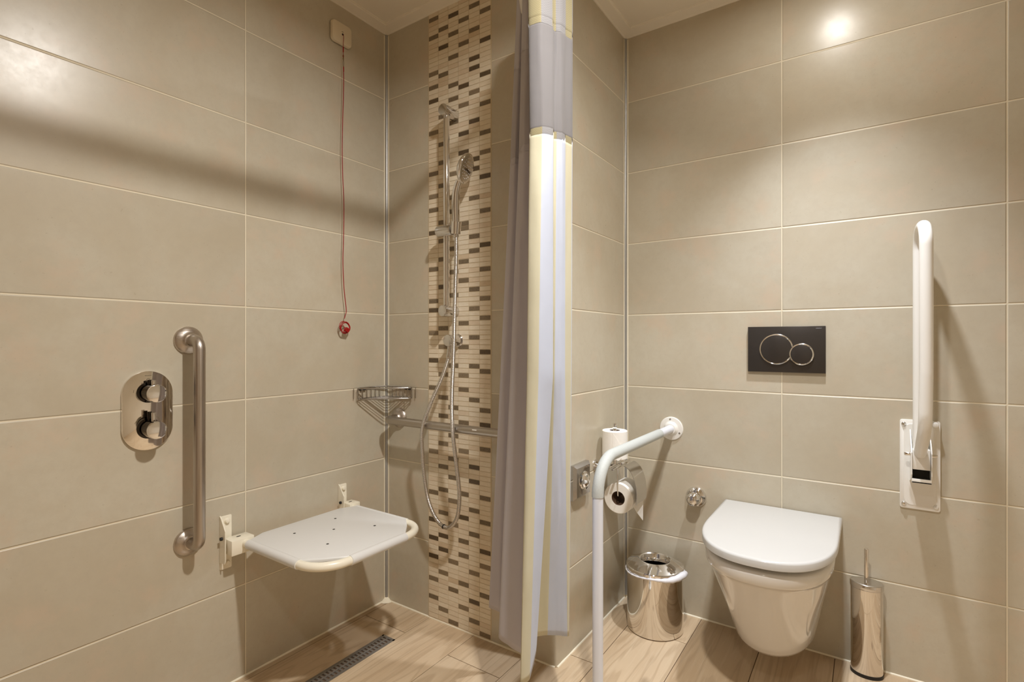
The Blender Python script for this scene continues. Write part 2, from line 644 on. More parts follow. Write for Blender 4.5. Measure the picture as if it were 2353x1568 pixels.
# floor of oak-look planks running along Y
PW, P0 = 0.2235, -1.436
vs, fs, mi, pc = [], [], [], []
sx0, sx1, sy0, sy1 = XL, XR, YF, YT
g0 = box(sx0 - 0.1, sx1 + 0.1, sy0 - 0.1, sy1 + 0.1, -0.05, -0.0025)
vs += g0[0]; fs += g0[1]; mi += [1] * len(g0[1]); pc += [(0, 0, 0)] * len(g0[1])
i0 = int(math.floor((sx0 - P0) / PW)); i1 = int(math.ceil((sx1 - P0) / PW))
DX0, DX1, DY0, DY1 = -1.494, -1.432, 0.52, 1.338        # drain opening
for i in range(i0, i1):
    a, b = max(sx0, P0 + i * PW + 0.0012), min(sx1, P0 + (i + 1) * PW - 0.0012)
    if b - a < 0.01:
        continue
    jo = {-1: 1.392, 1: 1.377, 3: 1.915}.get(i, 1.62 if (i % 2 == 0 or i > 3) else 1.38)
    ys = []
    y = jo - 0.9 * 5
    while y < sy1:
        if y > sy0 + 0.02:
            ys.append(y)
        y += 0.9
    ys = [sy0] + ys + [sy1]
    for y0, y1 in zip(ys, ys[1:]):
        col = (random.random(), random.random(), random.random())
        cells = [(a, b, y0 + 0.0012, y1 - 0.0012)]
        if a < DX1 and b > DX0:                          # cut the plank round the drain channel
            nc = []
            for (xa, xb, ya, yb) in cells:
                if yb <= DY0 or ya >= DY1:
                    nc.append((xa, xb, ya, yb)); continue
                if ya < DY0: nc.append((xa, xb, ya, DY0))
                if yb > DY1: nc.append((xa, xb, DY1, yb))
                m0, m1 = max(ya, DY0), min(yb, DY1)
                if xa < DX0: nc.append((xa, min(xb, DX0), m0, m1))
                if xb > DX1: nc.append((max(xa, DX1), xb, m0, m1))
            cells = nc
        for (xa, xb, ya, yb) in cells:
            if xb - xa < 0.002 or yb - ya < 0.002:
                continue
            g = box(xa, xb, ya, yb, -0.004, 0.0)
            k = len(vs)
            vs += g[0]
            fs += [tuple(q + k for q in f) for f in g[1]]
            mi += [0] * len(g[1]); pc += [col] * len(g[1])
fl = struct('floor', (vs, fs), None, 'oak-look plank tile floor', mats=[M['wood'], M['wood_gap']], mi=mi)
ca = fl.data.color_attributes.new('plank', 'FLOAT_COLOR', 'CORNER')
for p in fl.data.polygons:
    for li in p.loop_indices:
        ca.data[li].color = pc[p.index] + (1,)

# mosaic strip on the shower wall: small stone sticks, dark ones where the photo shows them
DARK = {0: [5, 9, 14, 18, 22, 28, 37, 43, 51, 57, 63, 68, 70, 77, 85, 90, 93, 98, 107, 114, 117, 120, 128, 132],
        1: [3, 11, 16, 19, 24, 29, 34, 39, 45, 49, 54, 60, 64, 73, 79, 83, 87, 95, 100, 104, 110, 119, 125, 129],
        2: [1, 8, 14, 22, 27, 32, 36, 41, 47, 56, 71, 76, 81, 89, 92, 97, 108, 113, 116, 122, 127, 131],
        3: [5, 10, 16, 19, 24, 29, 38, 44, 51, 54, 60, 65, 74, 78, 85, 86, 101, 105, 111, 115, 124, 129],
        4: [3, 7, 13, 21, 26, 32, 35, 49, 56, 62, 68, 72, 80, 83, 91, 97, 99, 107, 113, 118, 120, 126, 131],
        5: [1, 9, 15, 18, 24, 29, 39, 44, 47, 55, 59, 66, 70, 76, 81, 88, 95, 100, 104, 110, 116, 123, 129]}
MX0, MX1, RP, RO = -1.441, -1.135, 0.01794, -0.00224
CW = (MX1 - MX0) / 6
vs, fs, mi = [], [], []
g = box(MX0 - 0.003, MX1 + 0.003, YS - 0.0012, YS + 0.002, 0.0, ZC - 0.016)
vs += g[0]; fs += g[1]; mi += [7] * len(g[1])
for k in range(6):
    dk = set(DARK[k])
    for r in range(0, 134):
        z = RO + RP * r
        z0, z1 = max(0.001, z - RP / 2 + 0.0011), min(ZC - 0.017, z + RP / 2 - 0.0011)
        if z1 - z0 < 0.003:
            continue
        x0, x1 = MX0 + CW * k + 0.001, MX0 + CW * (k + 1) - 0.001
        h = 0.0022 + random.uniform(-0.0003, 0.0003)
        b = box(x0, x1, YS - h, YS, z0, z1)
        n = len(vs)
        vs += b[0]; fs += [tuple(q + n for q in f) for f in b[1]]
        mi += [random.choice((4, 4, 5, 6)) if r in dk else random.choices((0, 1, 2, 3), (6, 3.5, 1.6, 0.4))[0]] * len(b[1])
struct('wall_mosaic', (vs, fs), None, 'vertical strip of cream and dark stone mosaic in the shower', mats=MOS + [M['mosaic_grout']], mi=mi)

# cornice: a flat moulding with a small step, run round the visible walls
def cornice(name, a, b, nrm, lab):
    """a->b along the wall, nrm into the room; mitred by 45 degrees at both ends"""
    a, b, nrm = Vector(a), Vector(b), Vector(nrm)
    d = (b - a).normalized()
    prof = [(0, 2.390), (0.004, 2.390), (0.008, 2.393), (0.040, 2.4005), (0.042, 2.4045), (0.045, 2.4050), (0.046, ZC), (0, ZC)]
    r0 = [Vector((a.x, a.y, 0)) + nrm * p + d * (p * cornice.m[0]) + Vector((0, 0, z)) for p, z in prof]
    r1 = [Vector((b.x, b.y, 0)) + nrm * p - d * (p * cornice.m[1]) + Vector((0, 0, z)) for p, z in prof]
    return struct(name, loft([r0, r1]), M['ceiling'], lab)


cornice.m = (0, 1); cornice('trim_1', (XL, YF, 0), (XL, YS, 0), (1, 0, 0), 'white cornice above the left wall')
cornice.m = (1, -1); cornice('trim_2', (XL, YS, 0), (XN, YS, 0), (0, -1, 0), 'white cornice above the shower wall')
cornice.m = (-1, 1); cornice('trim_3', (XN, YS, 0), (XN, YT, 0), (1, 0, 0), 'white cornice above the return wall')
cornice.m = (1, 1); cornice('trim_4', (XN, YT, 0), (XR, YT, 0), (0, -1, 0), 'white cornice above the toilet wall')


def corner_strip(name, x, y, lab):
    r = 0.0085
    o = struct(name, lathe([(r, 0.012), (r, 2.388)], (x + 0.002, y - 0.002, 0), seg=20), M['strip'], lab, smooth=60)
    e = obj('sealant', join(box(x, x + 0.0155, y - 0.0022, y, 0.0, 2.386, 0.0008), box(x, x + 0.0022, y - 0.0155, y, 0.0, 2.386, 0.0008)), M['caulk'], o)
    return o


corner_strip('trim_5', XL, YS, 'grey corner strip between left wall and shower wall')
corner_strip('trim_6', XN, YT, 'grey corner strip beside the toilet wall')
rc = 0.010
ring = [(XN - rc + rc * math.cos(a), YS + rc - rc * math.sin(a)) for a in [PI / 2 * k / 6 for k in range(7)]]
ring = ring + [(XN - rc, YS + rc)]
struct('trim_7', loft([[(x, y, 0.0) for x, y in ring], [(x, y, ZC) for x, y in ring]]), M['tile_nib'], 'rounded tile edge at the outer corner of the return wall', smooth=60)
for k, (nm, lab, pth) in enumerate([
        ('baseboard_left', 'white sealant line along the left wall', [(XL, YF, 0), (XL, YS, 0)]),
        ('baseboard_shower', 'white sealant line along the shower wall', [(XL, YS, 0), (XN - 0.006, YS, 0)]),
        ('baseboard_nib', 'white sealant line along the return wall', [(XN, YS + 0.004, 0), (XN, YT, 0)]),
        ('baseboard_toilet', 'white sealant line along the toilet wall', [(XN, YT, 0), (XR, YT, 0)])]):
    p0, p1 = Vector(pth[0]), Vector(pth[1])
    n = int((p1 - p0).length / 0.04)
    pts = [p0.lerp(p1, q / n) for q in range(n + 1)]
    rr = [0.0046 + 0.0013 * noise.noise(Vector((q * .7, k * 9.1, 0))) for q in range(n + 1)]
    struct(nm, tube(pts, rr, 8), M['caulk'], lab, smooth=60)
blob = lathe([(0.0001, 0.022), (0.010, 0.016), (0.022, 0.006), (0.034, 0.0005)], (XL, YS, 0), seg=24)
struct('trim_8', blob, M['caulk'], 'blob of white sealant in the shower corner', smooth=60)

# ------------------------------------------------------------------ drain
t = thing('floor_drain', (-1.463, 0.93, 0), 'long grey steel slotted channel drain in the shower floor', 'drain')
g = [box(DX0, DX0 + 0.006, DY0, DY1, -0.006, 0.001), box(DX1 - 0.006, DX1, DY0, DY1, -0.006, 0.001),
     box(DX0, DX1, DY1 - 0.010, DY1, -0.006, 0.001), box(DX0, DX1, DY0, DY0 + 0.008, -0.006, 0.001)]
obj('frame', join(*g), M['grate'], t, 0)
g = [box(-1.4665, -1.4595, DY0 + 0.008, DY1 - 0.010, -0.005, 0.0004), box(DX0 + 0.006, DX0 + 0.012, DY0, DY1, -0.005, 0.0004),
     box(DX1 - 0.012, DX1 - 0.006, DY0, DY1, -0.005, 0.0004)]
y = DY1 - 0.016
while y > DY0:
    g.append(box(DX0 + 0.006, DX1 - 0.006, y - 0.0075, y, -0.005, 0.0))
    y -= 0.0145
obj('grate', join(*g), M['grate'], t, 0)
obj('channel', box(DX0, DX1, DY0, DY1, -0.012, -0.0055), M['dark_hole'], t, 0)

# ------------------------------------------------------------------ thermostatic shower valve on the left wall
ny = 0.637
t = thing('shower_valve', (XL, ny, 0.9), 'polished oval shower control plate with two round knobs on the left wall', 'shower control')
st_poly = []
for k in range(25):
    a = PI * k / 24
    st_poly.append((0.063 * math.cos(a), 0.0485 + 0.063 * math.sin(a)))
for k in range(25):
    a = PI + PI * k / 24
    st_poly.append((0.063 * math.cos(a), -0.0485 + 0.063 * math.sin(a)))
obj('backplate', plate(st_poly, (XL, ny, 0.8995), (1, 0, 0), 0.008, 0.0015), plain('polished_chrome_plate', (0.80, 0.76, 0.70, 1), 0.06, 1.0, var=0.01), t)
M['dark_chrome'] = plain('dark_chrome', (0.045, 0.040, 0.036, 1), 0.10, 1.0, var=0.01)
for zz, lv in ((0.951, 0.012), (0.850, 0.024)):
    kb = obj('knob', lathe([(0, 0), (0.029, 0), (0.029, 0.003), (0.0235, 0.005), (0.0230, 0.030), (0.0242, 0.031), (0.0242, 0.054), (0, 0.054)],
                           (XL + 0.008, ny, zz), (1, 0, 0), 40), M['dark_chrome'], t, label='dark chrome knob body')
    obj('knob_cap', lathe([(0, 0.0535), (0.0247, 0.0535), (0.0250, 0.0565), (0.0240, 0.0600), (0.0225, 0.0608), (0, 0.0608)], (XL + 0.008, ny, zz), (1, 0, 0), 40), M['chrome'], kb, label='bright chrome cap')
    for lx_, mm in ((0.022, 'dark_chrome'), (0.048, 'chrome')):
        obj('lever', cyl((XL + lx_, ny - 0.002, zz + 0.018), (XL + lx_, ny - 0.002, zz + 0.024 + lv), 0.0055, 18, 0.001), M[mm], kb)
obj('off_mark', lathe([(0.0034, 0), (0.0048, 0), (0.0048, 0.0003), (0.0034, 0.0003)], (XL + 0.008, ny, 0.986), (1, 0, 0), 24, True), M['print_grey'], t)
for a0, a1, rr, zz in ((25, 60, 0.037, 0.850), (120, 155, 0.037, 0.850), (165, 178, 0.036, 0.951), (2, 15, 0.036, 0.951)):
    arc = [[(XL + 0.008 + hh, ny + (rr + dr_) * math.cos(math.radians(a0 + (a1 - a0) * k / 10)), zz + (rr + dr_) * math.sin(math.radians(a0 + (a1 - a0) * k / 10)))
            for hh, dr_ in ((0, -0.0005), (0, 0.0005), (0.0003, 0.0005), (0.0003, -0.0005))] for k in range(11)]
    obj('scale_mark', loft(arc), M['print_grey'], t, 0)
obj('logo', box(XL + 0.008, XL + 0.0083, ny - 0.0085, ny + 0.0085, 0.9976, 0.9994), M['print_grey'], t, 0)


# ------------------------------------------------------------------ grab rails
def flange(c, n, r=0.041):
    return lathe([(0, 0), (r, 0), (r, 0.004), (r - 0.003, 0.009), (0.027, 0.015), (0.022, 0.018), (0.0185, 0.024), (0, 0.024)], c, n, 40)


so = 0.070
t = thing('grab_rail', (XL, 0.745, 0.8), 'upright brushed steel grab rail on the left wall', 'grab rail')
obj('bar', tube(fillet([(XL + 0.012, 0.745, 1.0985), (XL + so, 0.745, 1.0985), (XL + so, 0.745, 0.4935), (XL + 0.012, 0.745, 0.4935)], 0.045, 10), 0.016, 24), M['brushed_v'], t, 60)
obj('flange', flange((XL, 0.745, 1.0985), (1, 0, 0)), M['brushed_f'], t)
obj('flange', flange((XL, 0.745, 0.4935), (1, 0, 0)), M['brushed_f'], t)
zb = 0.7785
t = thing('grab_rail', (-1.3, YS, zb), 'level brushed steel grab rail across the mosaic, behind the shower hose', 'grab rail')
obj('bar', tube(fillet([(-1.607, YS - 0.012, zb), (-1.607, YS - 0.075, zb), (-1.0, YS - 0.075, zb), (-1.0, YS - 0.012, zb)], 0.04, 10), 0.016, 24), M['brushed_h'], t, 60)
obj('flange', flange((-1.607, YS, zb), (0, -1, 0)), M['brushed_f'], t)
obj('flange', flange((-1.0, YS, zb), (0, -1, 0)), M['brushed_f'], t)
obj('sticker', box(-1.150, -1.132, YS - 0.0915, YS - 0.0895, zb + 0.004, zb + 0.0065), M['paper'], t, 0, label='tiny white label')

# ------------------------------------------------------------------ emergency pull switch
ay, az = 1.2885, 2.279
t = thing('pull_switch', (XL, ay, az), 'ivory square emergency switch high on the left wall with a long red pull cord', 'pull switch')
obj('backbox', plate(rrect(0.084, 0.074, 0.012, 6), (XL, ay, az), (1, 0, 0), 0.006, 0.001), M['black'], t)
obj('cover', plate(rrect(0.090, 0.080, 0.014, 6), (XL + 0.004, ay, az), (1, 0, 0), 0.014, 0.006), M['switch_plastic'], t)
obj('cord_hole', cyl((XL + 0.018, ay + 0.001, az - 0.004), (XL + 0.0187, ay + 0.001, az - 0.004), 0.0042, 16), M['black'], t)
obj('logo', box(XL + 0.018, XL + 0.0185, ay - 0.004, ay + 0.004, az + 0.005, az + 0.0065), M['dark_print'], t, 0)
xc = XL + 0.022


def cordpt(y, z, x=xc):
    return (x, y, z)


cd = obj('cord', tube(spline([(XL + 0.016, ay + 0.001, az - 0.004), cordpt(ay + 0.002, az - 0.012), cordpt(1.2885, 2.232), cordpt(1.2885, 2.178)], 6), 0.0010, 8), M['red'], t, 60)
obj('cord', tube(spline([cordpt(1.2895, 2.132), cordpt(1.2905, 2.10), cordpt(1.289, 2.03), cordpt(1.2855, 1.93), cordpt(1.2835, 1.83), cordpt(1.286, 1.73), cordpt(1.2915, 1.62),
                         cordpt(1.290, 1.50), cordpt(1.287, 1.40), cordpt(1.292, 1.30), cordpt(1.302, 1.22), cordpt(1.2995, 1.20), cordpt(1.2935, 1.183)], 8), 0.0016, 8), M['red'], t, 60)
obj('sleeve', cyl(cordpt(1.2888, 2.226), cordpt(1.2884, 2.206), 0.0021, 12), M['dark_red'], t)
obj('sleeve', cyl(cordpt(1.2900, 2.150), cordpt(1.2905, 2.132), 0.0021, 12), M['dark_red'], t)
obj('breakaway_link', join(tube([cordpt(1.2885 + 0.0025 * math.cos(a), 2.190 + 0.006 * math.sin(a)) for a in [2 * PI * k / 16 for k in range(16)]], 0.0008, 6, True),
                           lathe([(0, -0.004), (0.0024, -0.002), (0.0024, 0.002), (0, 0.004)], cordpt(1.2885, 2.180), seg=12),
                           tube([cordpt(1.2893 + 0.0025 * math.cos(a), 2.163 + 0.013 * math.sin(a)) for a in [2 * PI * k / 16 for k in range(16)]], 0.0008, 6, True)), M['brass'], t, 60)
cy_, cz_ = 1.2945, 1.1475
coil = []
for k in range(5 * 36):
    a = 2 * PI * k / 36 + PI / 2
    w = k // 36
    ry = 0.0228 + 0.0012 * math.sin(k * .31 + w) - 0.0011 * w
    coil.append((xc + 0.0022 * math.sin(a * 2 + w) + 0.0011 * w, cy_ + ry * math.cos(a) + 0.0012 * math.sin(w * 2), cz_ + (ry + 0.001) * math.sin(a) + 0.0012 * math.cos(w * 3)))
obj('coiled_cord', tube(coil, 0.0013, 8), M['dark_red'], t, 60)
obj('coiled_cord', tube(spline([(xc + .003, cy_ - 0.021, cz_ + 0.006), (xc + .004, cy_ - 0.012, cz_ + 0.010), (xc + .005, cy_ - 0.004, cz_ - 0.001), (xc + .004, cy_ - 0.010, cz_ - 0.016)], 6), 0.0012, 8), M['dark_red'], t, 60)
ang = math.radians(-28)
a1, a2 = Vector((0, math.cos(ang), math.sin(ang))), Vector((0, -math.sin(ang), math.cos(ang)))
pc_ = Vector((xc + 0.005, cy_ + 0.006, cz_ - 0.008))
obj('pull_handle', join(*[loft([[pc_ + Vector((dx, 0, 0)) + a1 * p + a2 * q for p, q in rrect(0.018, 0.016, 0.003, 3)] for dx in (-0.005, 0.005)]),
                          lathe([(0.0035, -0.0062), (0.006, -0.0062), (0.006, 0.0062), (0.0035, 0.0062)], pc_ + a1 * -0.003 + a2 * -0.003, (1, 0, 0), 20, True)]), M['dark_red'], t)

# ------------------------------------------------------------------ folding shower seat
t = thing('shower_seat', (XL, 1.095, 0.46), 'white wall-hung folding shower seat on the left wall', 'shower seat')
Yl, Yr, Xf, zt = 0.888, 1.306, -1.245, 0.457
fr = [(XL + 0.045, Yl, zt), (Xf, Yl, zt), (Xf, Yr, zt), (XL + 0.045, Yr, zt)]
obj('frame', tube(fillet(fr, 0.095, 14), 0.0128, 20), M['cream_metal'], t, 60)
# moulded board: top skin that wraps the tube along both sides and the front middle
bo = []
out = [(XL + 0.050, Yl + 0.060), (XL + 0.078, Yl - 0.0005), (Xf - 0.098, Yl - 0.0005), (Xf - 0.072, Yl + 0.022), (Xf - 0.050, Yl + 0.042), (Xf - 0.022, Yl + 0.074), (Xf + 0.0005, Yl + 0.100),
       (Xf + 0.0005, Yr - 0.100), (Xf - 0.022, Yr - 0.074), (Xf - 0.050, Yr - 0.042), (Xf - 0.072, Yr - 0.022), (Xf - 0.098, Yr + 0.0005), (XL + 0.078, Yr + 0.0005), (XL + 0.050, Yr - 0.060)]
cxm, cym = (XL + Xf) / 2, (Yl + Yr) / 2


def ring_at(z, s, drop=0.0):
    return [(cxm + (x - cxm) * s, cym + (y - cym) * s, z) for x, y in out]


bm = bmesh.new()
tops = [bm.verts.new((x, y, zt + 0.0135)) for x, y in out]
bots = [bm.verts.new((x, y, zt + 0.004)) for x, y in out]
bm.faces.new(tops)
bm.faces.new(bots[::-1])
for k in range(len(out)):
    l = (k + 1) % len(out)
    bm.faces.new((tops[k], bots[k], bots[l], tops[l]))
bmesh.ops.recalc_face_normals(bm, faces=bm.faces)
tv = set(tops)
bmesh.ops.bevel(bm, geom=[e for e in bm.edges if e.verts[0] in tv and e.verts[1] in tv], offset=0.004, segments=3, profile=0.5, affect='EDGES')
bm.verts.index_update()
bd = ([v.co.copy() for v in bm.verts], [tuple(v.index for v in f.verts) for f in bm.faces])
bm.free()
sides = []
for pth in ([(XL + 0.080, Yl, zt), (Xf - 0.098, Yl, zt)], [(XL + 0.080, Yr, zt), (Xf - 0.098, Yr, zt)], [(Xf, Yl + 0.100, zt), (Xf, Yr - 0.100, zt)]):
    sides.append(tube([Vector(pth[0]).lerp(Vector(pth[1]), k / 6) for k in range(7)], 0.0148, 20))
seat = obj('seat_board', join(bd, *sides), M['seat_plastic'], t, 40, label='pale grey plastic seat board')
holes = []
for hx, hy in ((cxm, cym), (cxm - 0.085, cym - 0.02 + 0.09), (cxm - 0.075, cym - 0.115 + 0.02), (cxm + 0.085, cym + 0.10), (cxm + 0.09, cym - 0.09)):
    holes.append(lathe([(0, 0.0), (0.0042, 0.0), (0.0042, -0.004)], (hx, hy, zt + 0.0139), seg=16))
for h_ in holes:
    obj('drain_hole', h_, M['dark_hole'], seat, 60)
for yy, tail in ((Yl - 0.033, 0.060), (Yr - 0.006, 0.036)):
    bk = obj('wall_bracket', join(plate(rrect(0.036, 0.168, 0.003, 3), (XL, yy, 0.458), (1, 0, 0), 0.004, 0.001),
                                  loft([[(XL + 0.002 + px_, yy + dy, pz) for px_, pz in ((0, 0.545), (0.008, 0.538), (0.026, 0.512), (0.033, 0.502), (0.033, 0.410), (0.028, 0.400), (0, 0.398))] for dy in (-0.019, -0.0155)])),
             M['cream_metal'], t, 30)
    for zz in (0.525, 0.392):
        obj('bolt_cap', lathe([(0.0085, 0), (0.0085, 0.003), (0.006, 0.007), (0, 0.009)], (XL + 0.004, yy + 0.003, zz), (1, 0, 0), 20), M['cream_metal'], bk)
    obj('pivot_bolt', cyl((XL + 0.020, yy - 0.0205, 0.478), (XL + 0.020, yy - 0.026, 0.478), 0.0055, 6), M['black'], bk)
    y0, y1 = yy - 0.012, yy + tail
    hb = obj('hinge_block', box(XL + 0.012, XL + 0.062, y0, y1, 0.428, 0.4755, 0.0025), M['cream_metal'], t, 30)
    obj('slot', plate(rrect(0.014, 0.006, 0.0028, 4), (XL + 0.034, (y0 + y1) / 2, 0.4755), (0, 0, 1), 0.0004, 0.0001, up=(1, 0, 0)), M['dark_hole'], hb)

# ------------------------------------------------------------------ shower riser rail
rx, ry = -1.3035, YS - 0.052
t = thing('shower_riser_rail', (rx, YS, 1.21), 'chrome upright shower rail with sliding holder on the mosaic strip', 'shower rail')
obj('pole', cyl((rx, ry, 1.20), (rx, ry, 1.965), 0.0118, 28, 0.002), M['chrome'], t)
for zz in (1.957, 1.2085):
    obj('wall_bracket', cyl((rx, YS - 0.001, zz), (rx, YS - 0.076, zz), 0.0205, 32, 0.0015), M['chrome_soft'], t)
zs = 1.5075
hx = rx + 0.058
sl = obj('slider', join(cyl((rx - 0.036, ry - 0.006, zs), (rx + 0.034, ry - 0.006, zs), 0.0205, 32, 0.002)), M['chrome_soft'], t)
obj('holder_socket', lathe([(0.0105, -0.022), (0.0175, -0.022), (0.0205, 0.022), (0.0135, 0.022)], (hx, ry - 0.014, zs + 0.003), (0.16, -0.10, 1), 28, True), M['chrome'], sl)
obj('socket_lining', lathe([(0.0098, -0.021), (0.0108, -0.021), (0.0140, 0.0215), (0.0115, 0.0215)], (hx, ry - 0.014, zs + 0.003), (0.16, -0.10, 1), 28, True), M['black'], sl)

# handset held in the socket
hb0 = Vector((hx + 0.001, ry - 0.014, zs + 0.000))
t = thing('shower_handset', hb0, 'chrome hand shower resting in the sliding holder', 'hand shower')
pth = spline([hb0 + Vector(v) for v in ((0, 0, -0.012), (0.002, -0.003, 0.030), (0.006, -0.010, 0.085), (0.014, -0.016, 0.130), (0.030, -0.020, 0.165))], 8)
rr = [0.0112 + 0.0035 * math.sin(PI * min(1, k / (len(pth) - 1) * 1.05)) for k in range(len(pth))]
obj('handle', tube(pth, rr, 24), M['chrome'], t, 60)
hc = hb0 + Vector((0.058, -0.022, 0.205))
hn = Vector((0.90, 0.28, -0.33)).normalized()
hd = obj('head', lathe([(0, -0.018), (0.018, -0.0175), (0.038, -0.012), (0.050, -0.003), (0.0535, 0.004), (0.0525, 0.009), (0.049, 0.011), (0, 0.011)], hc, hn, 48), M['chrome'], t, 50)
obj('spray_face', lathe([(0, 0.0124), (0.040, 0.0122), (0.046, 0.0108)], hc, hn, 40), M['chrome_soft'], hd)
ax, bx, _ = frame_of(hn)
noz = []
for rad_, cnt in ((0.012, 6), (0.024, 12), (0.036, 18)):
    for k in range(cnt):
        a = 2 * PI * k / cnt
        noz.append(lathe([(0, 0.0145), (0.0016, 0.0143), (0.0016, 0.0118)], hc + ax * rad_ * math.cos(a) + bx * rad_ * math.sin(a), hn, 8))
obj('spray_nozzles', join(*noz), M['chrome_soft'], hd)

# wall outlet elbow and hose
ex, ez = -1.2905, 1.0985
t = thing('hose_outlet', (ex, YS, ez), 'round chrome wall outlet below the riser rail', 'hose outlet')
obj('escutcheon', lathe([(0, 0), (0.0255, 0), (0.0255, 0.003), (0.023, 0.006), (0, 0.006)], (ex, YS - 0.001, ez), (0, -1, 0), 32), M['chrome'], t)
obj('body', cyl((ex, YS - 0.004, ez), (ex, YS - 0.062, ez), 0.0215, 32, 0.0015), M['chrome_soft'], t)
obj('connector', cyl((ex, YS - 0.046, ez - 0.016), (ex - 0.004, YS - 0.046, ez - 0.046), 0.0095, 20, 0.001), M['chrome_soft'], t)
hs0 = hb0 + Vector((-0.001, 0.001, -0.012))
hp = [hs0, hs0 + Vector((0.0, 0.000, -0.10)), Vector((-1.2468, YS - 0.069, 1.28)), Vector((-1.2450, YS - 0.080, 1.05)), Vector((-1.2405, YS - 0.094, 0.90)), Vector((-1.232, YS - 0.1005, 0.78)),
      Vector((-1.2245, YS - 0.088, 0.65)), Vector((-1.2205, YS - 0.076, 0.54)), Vector((-1.236, YS - 0.070, 0.455)), Vector((-1.272, YS - 0.068, 0.412)), Vector((-1.3035, YS - 0.068, 0.4065)), Vector((-1.340, YS - 0.068, 0.427)),
      Vector((-1.376, YS - 0.070, 0.485)), Vector((-1.391, YS - 0.076, 0.565)), Vector((-1.392, YS - 0.088, 0.665)), Vector((-1.380, YS - 0.1005, 0.77)), Vector((-1.350, YS - 0.090, 0.86)),
      Vector((-1.318, YS - 0.064, 0.955)), Vector((-1.300, YS - 0.050, 1.02)), Vector((-1.2945, YS - 0.046, 1.054))]
t = thing('shower_hose', (-1.30, YS - 0.07, 0.40), 'ribbed steel shower hose hanging in a long loop in front of the mosaic', 'hose')
obj('hose_tube', tube(spline(hp, 10), 0.0072, 16), M['hose'], t, 60)
obj('joint_ring', lathe([(0.0072, -0.002), (0.0086, -0.002), (0.0086, 0.002), (0.0072, 0.002)], (-1.3035, YS - 0.068, 0.4065), (1, 0, -0.2), 20, True), M['black'], t)
obj('hose_nut', cyl(Vector((-1.2945, YS - 0.046, 1.056)), Vector((-1.298, YS - 0.047, 1.034)), 0.0092, 20, 0.001), M['chrome_soft'], t)
obj('hose_nut', cyl(hs0 + Vector((0, 0, 0.004)), hs0 + Vector((0, 0, -0.020)), 0.0092, 20, 0.001), M['chrome_soft'], t)

# ------------------------------------------------------------------ corner wire basket
t = thing('corner_basket', (XL, YS, 0.862), 'chrome wire soap basket in the shower corner', 'basket')
bA = Vector((XL + 0.006, YS - 0.176, 0))
bB = Vector((XL + 0.176, YS - 0.006, 0))
bC = Vector((XL + 0.020, YS - 0.020, 0))
mid = (bA + bB) / 2 + Vector((0.004, -0.004, 0))


def bloop(z, r):
    pts = fillet([bC + Vector((0.06, 0.012, 0)), bB + Vector((0, 0.0, 0)), mid, bA, bC + Vector((-0.012, -0.06, 0)), bC, bC + Vector((0.06, 0.012, 0))], [0.012, 0.2, 0.012, 0.1, 0.012], 6)[:-1]
    return tube([p + Vector((0, 0, z)) for p in pts], r, 10, True)


obj('top_rim', bloop(0.908, 0.0031), M['basket_chrome'], t, 60)
obj('base_rim', bloop(0.866, 0.0025), M['basket_chrome'], t, 60)
wr = []
for k in range(1, 9):
    f = k / 9
    a, b = bA.lerp(bC, f), bB.lerp(bC, f)
    wr.append(tube([Vector((a.x, a.y, 0.8645)), Vector((b.x, b.y, 0.8645))], 0.0014, 8))
for w_ in wr:
    obj('base_wire', w_, M['basket_chrome'], t, 60)
ups = []
for k in range(0, 7):
    f = k / 7.6
    for p in (bA.lerp(bC, f), bB.lerp(bC, f)):
        ups.append(tube([Vector((p.x, p.y, 0.866)), Vector((p.x, p.y, 0.908))], 0.0015, 8))
for f in (0.06, 0.13, 0.87, 0.94):
    p = bA.lerp(bB, f)
    ups.append(tube([Vector((p.x, p.y, 0.866)), Vector((p.x, p.y, 0.908))], 0.0015, 8))
for w_ in ups:
    obj('upright_wire', w_, M['basket_chrome'], t, 60)
obj('hook_plate', box(XL + 0.001, XL + 0.010, YS - 0.145, YS - 0.118, 0.898, 0.909, 0.001), M['black'], t)
obj('hook_plate', box(XL + 0.118, XL + 0.145, YS - 0.010, YS - 0.001, 0.898, 0.909, 0.001), M['black'], t)

# ------------------------------------------------------------------ curtain rail and curtain
ZR = 2.085
t = thing('curtain_rail', (-0.76, 0.2, ZR), 'white curtain rail carrying the striped shower curtain, above the frame', 'curtain rail')
rp = fillet([(-0.925, YS - 0.004, ZR), (-0.905, 1.42, ZR), (-0.765, 1.15, ZR), (-0.765, -0.45, ZR), (XL + 0.004, -0.45, ZR)], [0.3, 0.5, 0.15], 10)
obj('rail_tube', tube(rp, 0.0125, 18), M['white_metal'], t, 60)
obj('wall_flange', lathe([(0, 0), (0.028, 0), (0.026, 0.006), (0.016, 0.010), (0, 0.010)], (-0.925, YS, ZR), (0, -1, 0), 28), M['white_metal'], t)
obj('wall_flange', lathe([(0, 0), (0.028, 0), (0.026, 0.006), (0.016, 0.010), (0, 0.010)], (XL, -0.45, ZR), (1, 0, 0), 28), M['white_metal'], t)
obj('ceiling_rod', cyl((-0.765, 0.1, ZR), (-0.765, 0.1, ZC), 0.007, 16), M['white_metal'], t)

